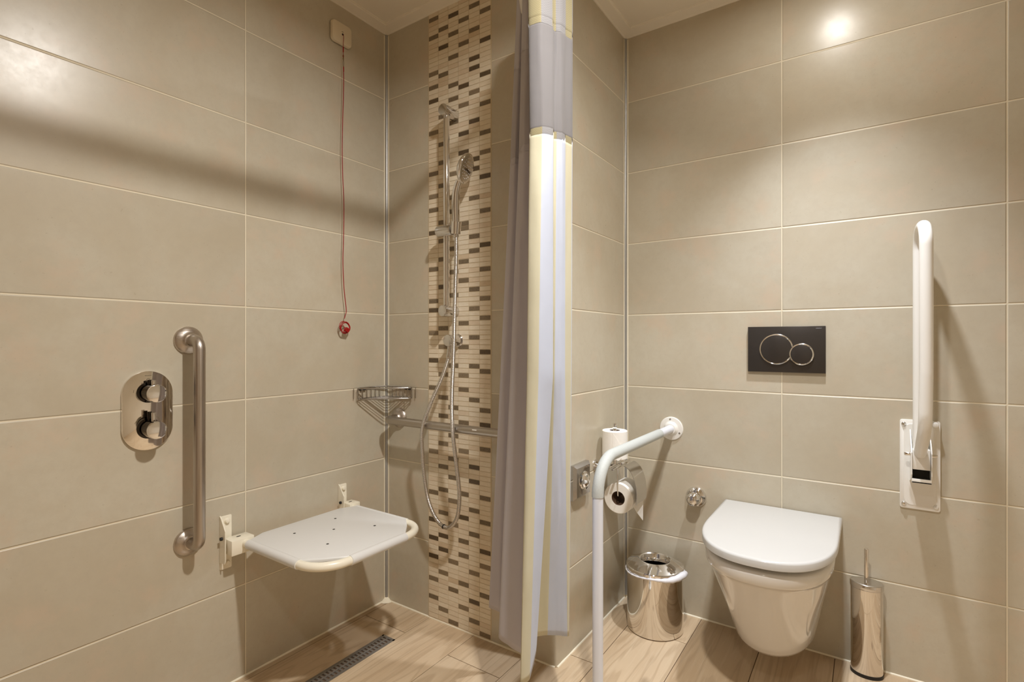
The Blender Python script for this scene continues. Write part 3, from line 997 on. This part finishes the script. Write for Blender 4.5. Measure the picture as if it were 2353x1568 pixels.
LV = [2.150, 1.65, 1.00, 0.25]
COLS = [  # photo column and depth of each fold at the four heights
    [(1232, 1.64), (1226, 1.65), (1216, 1.665), (1190, 1.69)],
    [(1189, 1.605), (1174, 1.60), (1152, 1.63), (1124, 1.665)],
    [(1198, 1.565), (1184, 1.575), (1160, 1.600), (1146, 1.632)],
    [(1208, 1.570), (1200, 1.585), (1182, 1.595), (1160, 1.625)],
    [(1202, 1.500), (1193, 1.500), (1173, 1.500), (1146, 1.492)],
    [(1209, 1.470), (1204, 1.470), (1185, 1.465), (1168, 1.452)],
    [(1219, 1.465), (1219, 1.470), (1212, 1.455), (1196, 1.416)],
    [(1234, 1.455), (1234, 1.460), (1228, 1.450), (1212, 1.410)],
    [(1212, 1.365), (1217, 1.365), (1211, 1.335), (1196, 1.287)],
    [(1242, 1.345), (1246, 1.345), (1237, 1.320), (1217, 1.305)],
    [(1268, 1.362), (1271, 1.362), (1270, 1.360), (1232, 1.425)],
    [(1270, 1.376), (1272, 1.378), (1263, 1.405), (1226, 1.490)],
    [(1276, 1.378), (1279, 1.380), (1274, 1.398), (1258, 1.497)],
    [(1290, 1.388), (1292, 1.388), (1289, 1.410), (1282, 1.498)],
    [(1300, 1.398), (1299, 1.398), (1298, 1.430), (1304, 1.492)],
    [(1316, 1.425), (1315, 1.425), (1313, 1.460), (1307, 1.500)],
    [(1312, 1.500), (1311, 1.500), (1306, 1.530), (1300, 1.560)]]
NSUB = 6


def curtain_point(u, z):
    """u = fold number (float), z = height"""
    if z >= LV[0]:
        lv, f = 0, 0.0
    else:
        lv = max(k for k in range(3) if z <= LV[k] + 1e-9)
        f = min(1.0, (LV[lv] - z) / (LV[lv] - LV[lv + 1]))
    def xy(c):
        a, b = COLS[c][lv], COLS[c][lv + 1]
        return at(a[0] + (b[0] - a[0]) * f, a[1] + (b[1] - a[1]) * f, z)
    i = min(int(u), len(COLS) - 2)
    s = u - i
    p0, p1, p2, p3 = xy(max(i - 1, 0)), xy(i), xy(i + 1), xy(min(i + 2, len(COLS) - 1))
    k = 0.55                                            # softened spline so the folds keep crisp edges
    m1, m2 = (p2 - p0) * .5 * k, (p3 - p1) * .5 * k
    h = lambda a, b, c, d: p1 * a + m1 * b + p2 * c + m2 * d
    p = h(2 * s ** 3 - 3 * s ** 2 + 1, s ** 3 - 2 * s ** 2 + s, -2 * s ** 3 + 3 * s ** 2, s ** 3 - s ** 2)
    w = noise.noise(Vector((u * .8, z * 2.6, 1.7))) * 0.0045 + noise.noise(Vector((u * 2.1, z * 7.0, 5.1))) * 0.002
    return Vector((p.x + w * 0.6, p.y - w, z))


def curtain_geo(z0, z1, rows, tilt=0.0, edge=0.0):
    nu = (len(COLS) - 1) * NSUB
    vs, fs, cols = [], [], []
    for r in range(rows + 1):
        z = z0 + (z1 - z0) * r / rows
        for c in range(nu + 1):
            u = c / NSUB
            zz = z
            if edge and r == rows:
                zz += edge * noise.noise(Vector((u * 1.3, 3.0, 0)))
            vs.append(curtain_point(u, zz))
    for r in range(rows):
        for c in range(nu):
            a = r * (nu + 1) + c
            fs.append((a, a + 1, a + nu + 2, a + nu + 1))
            cols.append((c + 0.5) / NSUB)
    return vs, fs, cols


def stripe(u):
    if u < 8: return 0
    if u < 9: return 2
    if u < 10: return 1
    if u < 12: return 2
    if u < 14: return 1
    if u < 14.8: return 2
    return 1


cb = at(1250, 1.45, 0.25)
t = thing('shower_curtain', cb, 'long white and pale yellow striped shower curtain bunched at the end of the return wall', 'curtain')
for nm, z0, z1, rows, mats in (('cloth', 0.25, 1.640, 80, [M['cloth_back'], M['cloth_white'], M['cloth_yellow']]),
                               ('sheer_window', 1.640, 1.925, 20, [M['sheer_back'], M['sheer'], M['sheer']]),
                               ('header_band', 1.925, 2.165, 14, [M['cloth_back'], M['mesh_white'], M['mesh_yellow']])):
    v, f, u = curtain_geo(z0, z1, rows, edge=0.02 if nm == 'header_band' else 0.0)
    o = obj(nm, (v, f), None, t, 60, mats=mats, mi=[stripe(q) for q in u])
    so_ = o.modifiers.new('thickness', 'SOLIDIFY')
    so_.thickness = 0.0012
    so_.offset = 0
for zz in (1.640, 1.925):
    nu = (len(COLS) - 1) * NSUB
    sv, sf, sm = [], [], []
    for c in range(nu + 1):
        u = c / NSUB
        for k, dz in enumerate((-0.009, 0.0, 0.009)):
            p = curtain_point(u, zz + dz)
            q = Vector((p.x, p.y, 0)).normalized() * (-0.0018 if k == 1 else -0.0012)
            sv.append(p + q + Vector((0, 0, 0.0012 * noise.noise(Vector((u * 9, zz, 0))))))
    for c in range(nu):
        for k in range(2):
            a = c * 3 + k
            sf.append((a, a + 3, a + 4, a + 1))
            sm.append(stripe((c + .5) / NSUB))
    obj('hem', (sv, sf), None, t, 60, mats=[M['cloth_back'], M['mesh_white'], M['mesh_yellow']], mi=sm)

# ------------------------------------------------------------------ white support rail: wall flange, level arm, upright post
sx_, sz_ = -0.662, 0.7405
t = thing('support_rail', (sx_, 1.42, 0), 'white floor-to-wall support rail with a grey grip, left of the toilet', 'support rail')
full = fillet([(sx_, YT - 0.012, sz_), (sx_, 1.4205, sz_), (sx_, 1.4205, 0.006)], 0.105, 16)
obj('post', tube([Vector((sx_, 1.4205, 0.008)), Vector((sx_, 1.4205, 0.642))], 0.0160, 24), M['white_tube'], t, 60)
gp = [p for p in full if (p.z > 0.63 and p.y < 1.96)]
gp = [Vector((sx_, 1.972, sz_))] + [p for p in gp] + [Vector((sx_, 1.4205, 0.634))]
obj('grip', tube(gp, 0.0176, 24), M['grip'], t, 60, label='grey textured grip')
obj('arm_end', tube([Vector((sx_, YT - 0.004, sz_)), Vector((sx_, 1.965, sz_))], 0.0158, 24), M['white_tube'], t, 60)
fg = obj('flange', lathe([(0, 0), (0.0475, 0), (0.0475, 0.003), (0.045, 0.006), (0.030, 0.008), (0.025, 0.013), (0.021, 0.020), (0, 0.020)], (sx_, YT, sz_), (0, -1, 0), 40), M['white_metal'], t)
for a in (95, 215, 335):
    a = math.radians(a)
    obj('screw', lathe([(0.0042, 0), (0.0042, 0.001), (0, 0.0022)], (sx_ + 0.0375 * math.cos(a), YT - 0.0065, sz_ + 0.0375 * math.sin(a)), (0, -1, 0), 12), M['chrome_soft'], fg)
obj('floor_flange', lathe([(0, 0), (0.045, 0), (0.045, 0.004), (0.028, 0.007), (0.022, 0.014), (0, 0.014)], (sx_, 1.4205, 0), (0, 0, 1), 40), M['white_metal'], t)

# ------------------------------------------------------------------ square chrome button plate on the return wall
qy, qz = 1.684, 0.597
t = thing('push_button_plate', (XN, qy, qz), 'square chrome wall plate with a faceted glass-like knob on the return wall', 'wall control')
bw = 0.122
r0 = [(XN, qy + a * bw / 2, qz + b * bw / 2) for a, b in ((-1, -1), (1, -1), (1, 1), (-1, 1))]
r1 = [(XN + 0.012, p[1], p[2]) for p in r0]
r2 = [(XN + 0.022, qy + a * (bw / 2 - 0.010), qz + b * (bw / 2 - 0.010)) for a, b in ((-1, -1), (1, -1), (1, 1), (-1, 1))]
obj('plate', loft([r0, r1, r2]), plain('grey_chrome', (0.50, 0.50, 0.51, 1), 0.08, 1.0, var=0.01), t, 20)
obj('knob_ring', lathe([(0.024, 0), (0.034, 0), (0.032, 0.006), (0.026, 0.007), (0.024, 0.004)], (XN + 0.021, qy + 0.006, qz), (1, 0, 0), 36, True), M['chrome'], t)
obj('knob', lathe([(0.025, 0), (0.027, 0.004), (0.022, 0.012), (0.012, 0.018), (0, 0.019)], (XN + 0.021, qy + 0.006, qz), (1, 0, 0), 9), plain('faceted_chrome', (0.95, 0.95, 0.95, 1), 0.10, 1.0, var=0.0), t, 0)

# ------------------------------------------------------------------ toilet roll holder with spare post
hx0, hz0 = XN + 0.062, 0.624
t = thing('toilet_roll_holder', (XN, 1.85, hz0), 'chrome toilet roll holder with curved cover and upright spare post on the return wall', 'roll holder')
obj('wall_plate', join(lathe([(0, 0), (0.020, 0), (0.020, 0.004), (0.015, 0.008), (0, 0.008)], (XN, 1.822, hz0), (1, 0, 0), 32), cyl((XN, 1.822, hz0), (hx0, 1.822, hz0), 0.007, 20)), M['chrome'], t)
obj('arm', join(cyl((hx0, 1.806, hz0), (hx0, 1.925, hz0), 0.0060, 16, 0.001), cyl((hx0 + 0.013, 1.815, hz0 - 0.008), (hx0 + 0.013, 1.925, hz0 - 0.008), 0.0046, 16, 0.001)), M['chrome'], t)
obj('spare_post', join(cyl((hx0, 1.868, hz0), (hx0, 1.868, 0.770), 0.0072, 20, 0.001), cyl((hx0, 1.868, 0.762), (hx0, 1.868, 0.782), 0.0085, 20, 0.001)), M['chrome'], t)
ry0, ry1, rcx, rcz, R2 = 1.884, 1.984, XN + 0.069, 0.492, 0.0585
obj('roll_bar', tube(fillet([(rcx + 0.004, ry0 - 0.016, hz0 - 0.004), (rcx + 0.004, ry0 - 0.012, rcz + 0.012), (rcx + 0.004, ry1 + 0.004, rcz + 0.012)], 0.006, 6), 0.0024, 12), M['chrome'], t, 60)
cv = []
for k in range(15):
    a = math.radians(86 - k * 7.6)
    cv.append((rcx + 0.014 + 0.056 * math.cos(a), rcz + 0.012 + 0.112 * math.sin(a) if a > 0 else rcz + 0.012 + 0.080 * math.sin(a)))
ro = [[(x + 0.002 * 0, y_, z) for x, z in cv] for y_ in (1.895, 1.995)]
cvv, cvf = [], []
n = len(cv)
for th_ in (0.0, 0.0022):
    for y_ in (1.893, 1.998):
        for x, z in cv:
            dx, dz = x - (rcx - 0.05), z - rcz
            L = math.hypot(dx, dz)
            cvv.append((x + dx / L * th_, y_, z + dz / L * th_))
for k in range(n - 1):
    cvf.append((k, k + 1, n + k + 1, n + k))
    cvf.append((2 * n + k, 3 * n + k, 3 * n + k + 1, 2 * n + k + 1))
    cvf.append((k, 2 * n + k, 2 * n + k + 1, k + 1))
    cvf.append((n + k, n + k + 1, 3 * n + k + 1, 3 * n + k))
cvf += [(0, n, 3 * n, 2 * n), (n - 1, 3 * n - 1, 4 * n - 1, 2 * n - 1)]
obj('cover', (cvv, cvf), M['chrome_soft'], t, 40, label='curved chrome cover')
obj('cover_hinge', cyl((hx0 + 0.010, 1.905, hz0 - 0.006), (hx0 + 0.010, 1.985, hz0 - 0.006), 0.0075, 20, 0.001), M['chrome'], t)


def roll_parts(name, o, n, L, R, rc_, label):
    t = thing(name, o, label, 'toilet roll', None)
    obj('paper', lathe([(rc_, 0), (R - 0.002, 0), (R, 0.002), (R, L - 0.002), (R - 0.002, L), (rc_, L)], o, n, 48, True), M['paper'], t, 40)
    obj('cardboard_core', lathe([(rc_ - 0.0012, 0.001), (rc_, 0.001), (rc_, L - 0.001), (rc_ - 0.0012, L - 0.001)], o, n, 32, True), M['core'], t, 40)
    return t


r1_ = roll_parts('toilet_roll', (hx0, 1.868, 0.650), (0, 0, 1), 0.106, 0.0475, 0.020, 'spare white toilet roll standing upright on the post of the chrome holder')
fl_ = []
for k in range(9):
    a = math.radians(-75 + k * 5)
    fl_.append((hx0 + 0.0482 * math.cos(a), 1.868 + 0.0482 * math.sin(a)))
obj('paper_flap', loft([[(x, y, 0.653 + 0.004 * math.sin(k)) for k, (x, y) in enumerate(fl_)] + [(hx0 + (x - hx0) * .98, 1.868 + (y - 1.868) * .98, 0.653) for x, y in fl_[::-1]],
                        [(x, y, 0.752 - 0.05 * k / 8) for k, (x, y) in enumerate(fl_)] + [(hx0 + (x - hx0) * .98, 1.868 + (y - 1.868) * .98, 0.752 - 0.05 * (8 - k) / 8) for k, (x, y) in enumerate(fl_[::-1])]]), M['paper'], r1_, 40)
r2_ = roll_parts('toilet_roll', (rcx, ry0, rcz), (0, 1, 0), 0.100, R2, 0.027, 'white toilet roll hanging under the curved chrome cover with a folded paper end')
tail = [(-0.7470, 1.904, 0.476), (-0.7330, 1.988, 0.490), (-0.7335, 1.986, 0.390), (-0.7400, 1.945, 0.428)]
tri = [tail, [(x + 0.0016, y, z) for x, y, z in tail]]
obj('folded_end', loft(tri), M['paper'], r2_, 0)

# ------------------------------------------------------------------ waste bin with liner
bx, by = -0.676, 1.963
t = thing('waste_bin', (bx, by, 0), 'polished steel bin with open ring lid in the corner by the toilet', 'bin')
obj('body', lathe([(0, 0.001), (0.100, 0.001), (0.104, 0.004), (0.1045, 0.226), (0.1025, 0.228), (0.1025, 0.010), (0, 0.010)], (bx, by, 0), seg=96), M['mirror_steel'], t, 40)
obj('lid', lathe([(0.1030, 0.2285), (0.1065, 0.2285), (0.1070, 0.2385), (0.1050, 0.2415), (0.0640, 0.2605), (0.0585, 0.2620), (0.0540, 0.2590), (0.0490, 0.2460), (0.0470, 0.2280), (0.0455, 0.2280),
                  (0.0475, 0.2465), (0.0530, 0.2570), (0.0585, 0.2590), (0.1020, 0.2390), (0.1030, 0.2350)], (bx, by, 0), seg=96, closed=True), M['chrome'], t, 30)
lt = thing('bin_liner', (bx, by, 0.2), 'white plastic bag edge turned over the rim of the steel bin', 'bin bag')
lp, lr = [], []
for k in range(96):
    a = 2 * PI * k / 96
    kd = math.exp(-((((a - math.radians(-8)) + PI) % (2 * PI) - PI) / 0.42) ** 2)
    kd2 = math.exp(-((((a - math.radians(-38)) + PI) % (2 * PI) - PI) / 0.5) ** 2)
    z = 0.2225 - 0.0045 * math.sin(a * 2 + 0.5) - 0.004 * kd2 + 0.012 * kd
    lp.append((bx + (0.1078 + 0.006 * kd) * math.cos(a), by + (0.1078 + 0.006 * kd) * math.sin(a), z))
    lr.append(0.0030 + 0.0075 * kd + 0.005 * kd2 + 0.0008 * math.sin(k * 1.7))
obj('rolled_edge', tube(lp, lr, 10, True), M['bag'], lt, 60)
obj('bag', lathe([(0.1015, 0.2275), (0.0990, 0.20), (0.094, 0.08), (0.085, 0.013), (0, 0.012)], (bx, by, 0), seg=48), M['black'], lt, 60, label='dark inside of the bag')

# ------------------------------------------------------------------ chrome stop valve on the toilet wall
vx, vz = -0.5635, 0.4785
t = thing('stop_valve', (vx, YT, vz), 'round chrome water stop valve on the wall left of the toilet', 'valve')
obj('escutcheon', lathe([(0, 0), (0.0395, 0), (0.0395, 0.004), (0.034, 0.012), (0.024, 0.017), (0, 0.017)], (vx, YT, vz), (0, -1, 0), 40), M['chrome'], t)
obj('knob', lathe([(0.018, 0.012), (0.0215, 0.018), (0.0255, 0.030), (0.0255, 0.050), (0.0225, 0.060), (0.014, 0.064), (0, 0.065)], (vx, YT, vz), (0, -1, 0), 32), M['chrome'], t, 50)
obj('index_button', lathe([(0.0085, 0.064), (0.0085, 0.067), (0, 0.0685)], (vx, YT, vz), (0, -1, 0), 20), M['chrome_soft'], t)

# ------------------------------------------------------------------ flush plate
fx, fz = -0.247, 1.066
t = thing('flush_plate', (fx, YT, fz), 'dark grey dual flush plate with two ringed round buttons above the toilet', 'flush plate')
obj('plate', box(fx - 0.125, fx + 0.125, YT - 0.012, YT, fz - 0.083, fz + 0.083, 0.0012), M['dark_glass'], t, 30)
for cx_, cz_2, rr_, up_ in ((-0.2765, 1.0665, 0.0560, 0.0), (-0.1955, 1.0495, 0.0390, 0.0036)):
    b_ = obj('button', lathe([(0, 0.0005), (rr_ - 0.0002, 0.0005), (rr_ - 0.0002, up_ + 0.0008), (rr_ - 0.0045, up_ + 0.0010), (rr_ - 0.0045, up_ + 0.0028), (rr_ - 0.006, up_ + 0.0034), (0, up_ + 0.0034)], (cx_, YT - 0.012, cz_2), (0, -1, 0), 56), M['dark_glass'], t)
    obj('ring', lathe([(rr_ - 0.0045, up_), (rr_, up_), (rr_, up_ + 0.002), (rr_ - 0.002, up_ + 0.0042), (rr_ - 0.0045, up_ + 0.003)], (cx_, YT - 0.012, cz_2), (0, -1, 0), 56, True), M['chrome'], b_, 30)
obj('logo', text_geo('GEBERIT', 0.0052, (fx + 0.1045, YT - 0.0121, fz + 0.0735), (1, 0, 0), (0, 0, 1), 0.0003), M['print_silver'], t, 0)

# ------------------------------------------------------------------ toilet
tx = -0.264
t = thing('toilet', (tx, YT, 0.12), 'white wall-hung toilet with closed D-shaped lid', 'toilet')


def dshape(hw, yb, ys, yf, z, n=40, ex=2.35, tap=0.0):
    """plan outline: straight sides from the back yb to ys, then a rounded nose to yf"""
    pts = [(tx - hw + tap, yb, z)]
    for k in range(n + 1):
        a = PI * k / n
        c, s = math.cos(a), math.sin(a)
        x = -hw * math.copysign(abs(c) ** (2 / ex), c)
        y = ys - (ys - yf) * abs(s) ** (2 / ex)
        pts.append((tx + x, y, z))
    pts.append((tx + hw - tap, yb, z))
    # ease the two back corners
    return pts


def drings(spec):
    return [dshape(*s) for s in spec]


BK = YT - 0.001
obj('bowl', loft(drings([(0.105, BK, 2.00, 1.795, 0.122, 40, 2.1), (0.116, BK, 1.99, 1.775, 0.126, 40, 2.1), (0.121, BK, 1.985, 1.762, 0.138, 40, 2.1), (0.126, BK, 1.97, 1.745, 0.165, 40, 2.1), (0.137, BK, 1.94, 1.715, 0.22, 40, 2.1),
                         (0.150, BK, 1.91, 1.672, 0.29, 40, 2.15), (0.163, BK, 1.88, 1.636, 0.35, 40, 2.2), (0.171, BK, 1.86, 1.610, 0.393, 40, 2.25), (0.174, BK, 1.855, 1.601, 0.405, 40, 2.3),
                         (0.1775, BK, 1.85, 1.594, 0.409, 40, 2.3), (0.1805, BK, 1.85, 1.588, 0.416, 40, 2.3), (0.182, BK, 1.85, 1.584, 0.438, 40, 2.3), (0.181, BK, 1.85, 1.586, 0.445, 40, 2.3), (0.177, BK, 1.85, 1.590, 0.4495, 40, 2.3), (0.166, BK, 1.85, 1.602, 0.4510, 40, 2.3)])), M['ceramic'], t, 50)
obj('seat_ring', loft(drings([(0.150, YT - 0.05, 1.88, 1.620, 0.4520, 40, 2.35), (0.156, YT - 0.05, 1.88, 1.613, 0.4535, 40, 2.35), (0.156, YT - 0.05, 1.88, 1.613, 0.4640, 40, 2.35), (0.150, YT - 0.05, 1.88, 1.620, 0.4645, 40, 2.35)])), M['lid_plastic'], t, 40)
obj('lid', loft(drings([(0.178, YT - 0.012, 1.86, 1.590, 0.4646, 40, 2.4), (0.1885, YT - 0.006, 1.86, 1.578, 0.4655, 40, 2.4), (0.1905, YT - 0.005, 1.86, 1.575, 0.4675, 40, 2.4), (0.1905, YT - 0.005, 1.86, 1.575, 0.4845, 40, 2.4),
                        (0.1890, YT - 0.006, 1.86, 1.577, 0.4885, 40, 2.4), (0.1855, YT - 0.010, 1.86, 1.581, 0.4905, 40, 2.4), (0.180, YT - 0.016, 1.86, 1.588, 0.4912, 40, 2.4)])), M['lid_plastic'], t, 40)
for s in (-1, 1):
    obj('hinge', cyl((tx + s * 0.09 - 0.02, YT - 0.022, 0.459), (tx + s * 0.09 + 0.02, YT - 0.022, 0.459), 0.0075, 18, 0.001), M['chrome_soft'], t)
    obj('fixing_cap', lathe([(0.009, 0), (0.009, 0.002), (0, 0.004)], (tx + s * 0.1365, 2.04, 0.255), (s, 0, -0.2), 16), M['chrome_soft'], t)

# ------------------------------------------------------------------ folded-up grab bar on the right
gx = 0.1365
t = thing('folding_grab_bar', (gx, YT, 0.70), 'white fold-up grab bar raised against the wall, right of the toilet', 'grab bar')
pl = obj('wall_plate', plate(rrect(0.103, 0.287, 0.007, 5), (gx, YT, 0.6985), (0, -1, 0), 0.006, 0.0015), M['white_metal'], t)
obj('plate_ridge', loft([[(gx + a, YT - 0.006, 0.6985 + b) for a, b in rrect(0.082, 0.262, 0.02, 5)], [(gx + a * .985, YT - 0.0075, 0.6985 + b * .995) for a, b in rrect(0.082, 0.262, 0.02, 5)]]), M['white_metal'], pl)
for sxx, szz, mm in ((-1, 1, 'chrome_soft'), (-1, -1, 'chrome'), (1, -1, 'white_metal')):
    obj('screw', lathe([(0.0068, 0), (0.0068, 0.002), (0.004, 0.0058), (0, 0.0066)], (gx + sxx * 0.041, YT - 0.0055, 0.6985 + szz * 0.129), (0, -1, 0), 18), M[mm], pl)
obj('bumper', cyl((gx + 0.038, YT - 0.006, 0.832), (gx + 0.038, YT - 0.026, 0.832), 0.0085, 18, 0.002), M['white_metal'], pl)
ck = [(0, 0.812), (0.014, 0.800), (0.058, 0.765), (0.070, 0.748), (0.072, 0.680), (0.064, 0.666), (0, 0.645)]
for s in (-1, 1):
    xq = gx + s * 0.0245
    obj('hinge_cheek', loft([[(xq - 0.0015, YT - 0.006 - p, z) for p, z in ck], [(xq + 0.0015, YT - 0.006 - p, z) for p, z in ck]]), M['white_metal'], t, 30)
    obj('pivot_cap', lathe([(0.006, 0), (0.006, 0.012), (0.0045, 0.016), (0, 0.017)], (gx + s * 0.0255, YT - 0.040, 0.737), (s, 0, 0), 18), M['chrome'], t)
obj('hinge_base', join(box(gx - 0.0245, gx + 0.0245, YT - 0.078, YT - 0.006, 0.655, 0.660, 0.001), box(gx - 0.0245, gx + 0.0245, YT - 0.078, YT - 0.074, 0.655, 0.668, 0.001)), M['white_metal'], t, 30)
obj('hinge_block', box(gx - 0.0222, gx + 0.0222, YT - 0.068, YT - 0.012, 0.695, 0.758, 0.002), M['white_metal'], t)
obj('hinge_recess', box(gx - 0.022, gx + 0.022, YT - 0.030, YT - 0.008, 0.661, 0.700), M['dark_hole'], t, 0)
yo, yi, ztp = 1.934, YT - 0.050, 1.459
bar = fillet([(gx - 0.003, YT - 0.060, 0.745), (gx + 0.001, yo + 0.004, 0.845), (gx + 0.003, yo, 1.0), (gx + 0.003, yo, ztp - 0.016), (gx - 0.004, yi, ztp - 0.016), (gx - 0.004, yi, 0.755)], [0.09, 0.2, 0.066, 0.066], 12)
obj('bar', tube(bar, 0.0168, 28), M['white_metal'], t, 60)

# ------------------------------------------------------------------ toilet brush and holder
ox, oy = -0.004, 2.0795
t = thing('toilet_brush_holder', (ox, oy, 0), 'oval polished steel toilet brush holder on the floor right of the toilet', 'brush holder')
obj('body', lathe([(0, 0.010), (0.0445, 0.010), (0.0450, 0.012), (0.0450, 0.284), (0.043, 0.284), (0.043, 0.014), (0, 0.014)], (ox, oy, 0), seg=72, sx=0.80, sy=1.0), M['mirror_steel'], t, 40)
obj('base', lathe([(0, 0.0), (0.0450, 0.0), (0.0460, 0.003), (0.0460, 0.011), (0, 0.011)], (ox, oy, 0), seg=72, sx=0.80, sy=1.0), M['black'], t, 40)
# frame_of(z): a = +Y, b = -X, so sx scales depth and sy scales width
t = thing('toilet_brush', (ox, oy, 0.28), 'steel toilet brush standing in the oval holder, rod handle upright', 'toilet brush')
obj('lid', lathe([(0, 0.2850), (0.0465, 0.2850), (0.0470, 0.2870), (0.0470, 0.3010), (0.0455, 0.3025), (0.040, 0.3035), (0.030, 0.3030), (0, 0.3030)], (ox, oy, 0), seg=72, sx=0.80, sy=1.0), M['chrome_soft'], t, 40)
obj('handle', cyl((ox - 0.001, oy - 0.006, 0.29), (ox - 0.001, oy - 0.006, 0.4135), 0.0062, 20, 0.0015), M['mirror_steel'], t)
obj('brush_head', lathe([(0, 0.03), (0.022, 0.035), (0.026, 0.06), (0.024, 0.10), (0.006, 0.12), (0.005, 0.286), (0, 0.286)], (ox, oy - 0.003, 0), seg=24), M['white_metal'], t)

# ------------------------------------------------------------------ ceiling downlights and one added fill lamp
LIGHTS = [((-0.105, 1.685), 'recessed ceiling downlight above the toilet', 'SPOT', 102.0, (0.95, 1.0, 1.09), 84, 0.034, 340.0),
          ((-0.187, 0.719), 'recessed ceiling downlight outside the shower, tilted towards it', 'AREA', 18.6, (1.0, 0.97, 0.93), 129, 0.043, 12.0),
          ((-0.150, -0.300), 'added fill lamp behind the viewer, built as a ceiling downlight', 'AREA', 4.0, (0.98, 0.99, 1.0), 140, 0.037, 6.0)]  # unseen third lamp, added only as fill
for (lx, ly), lab, kind, pw, col, ang, lr_, glow in LIGHTS:
    t = thing('ceiling_downlight', (lx, ly, ZC), lab, 'downlight', 'ceiling downlights')
    obj('trim_ring', lathe([(lr_, 0), (lr_ + 0.011, 0), (lr_ + 0.0105, -0.003), (lr_ + 0.002, -0.006), (lr_, -0.005)], (lx, ly, ZC), seg=40, closed=True), M['white_metal'], t)
    obj('lens', lathe([(0, -0.0025), (lr_, -0.0025), (lr_, 0)], (lx, ly, ZC), seg=32), lens_mat(glow), t)
    ld = bpy.data.lights.new('downlight_lamp', kind)
    if kind == 'AREA':
        ld.shape = 'DISK'
        ld.size = 2 * lr_
        ld.spread = math.radians(ang)
    else:
        ld.shadow_soft_size = 0.03
        ld.spot_size = math.radians(ang)
        ld.spot_blend = 1.0
    ld.energy = pw
    ld.color = col
    lo = bpy.data.objects.new('lamp', ld)
    C.objects.link(lo)
    lo.parent = t
    lo.location = (0, 0, -0.020 if kind == 'SPOT' else -0.026)
    if 'tilted' in lab:
        lo.rotation_euler = Vector((-0.36, 0.06, -0.93)).to_track_quat('-Z', 'Y').to_euler()

w = bpy.data.worlds.new('World')
scene.world = w
w.use_nodes = True
w.node_tree.nodes['Background'].inputs[0].default_value = (0.9, 0.85, 0.78, 1)
w.node_tree.nodes['Background'].inputs[1].default_value = 0.05

# ------------------------------------------------------------------ camera
cam = bpy.data.cameras.new('Camera')
cam.sensor_width = 36.0
cam.lens = FPX / 2353.0 * 36.0
cam.shift_y = 1.23 / 2353.0
cam.clip_start = 0.02
co = bpy.data.objects.new('Camera', cam)
C.objects.link(co)
co.location = (0, 0, CAM_H)
co.rotation_euler = (PI / 2, 0, YAW)
scene.camera = co
scene.view_settings.view_transform = 'Standard'
scene.view_settings.look = 'None'
scene.view_settings.gamma = 1.0
scene.view_settings.use_curve_mapping = False
scene.view_settings.exposure = 0.0
scene.cycles.use_denoising = True
scene.cycles.max_bounces = 14
scene.cycles.diffuse_bounces = 8
scene.cycles.glossy_bounces = 8
scene.cycles.sample_clamp_indirect = 8.0
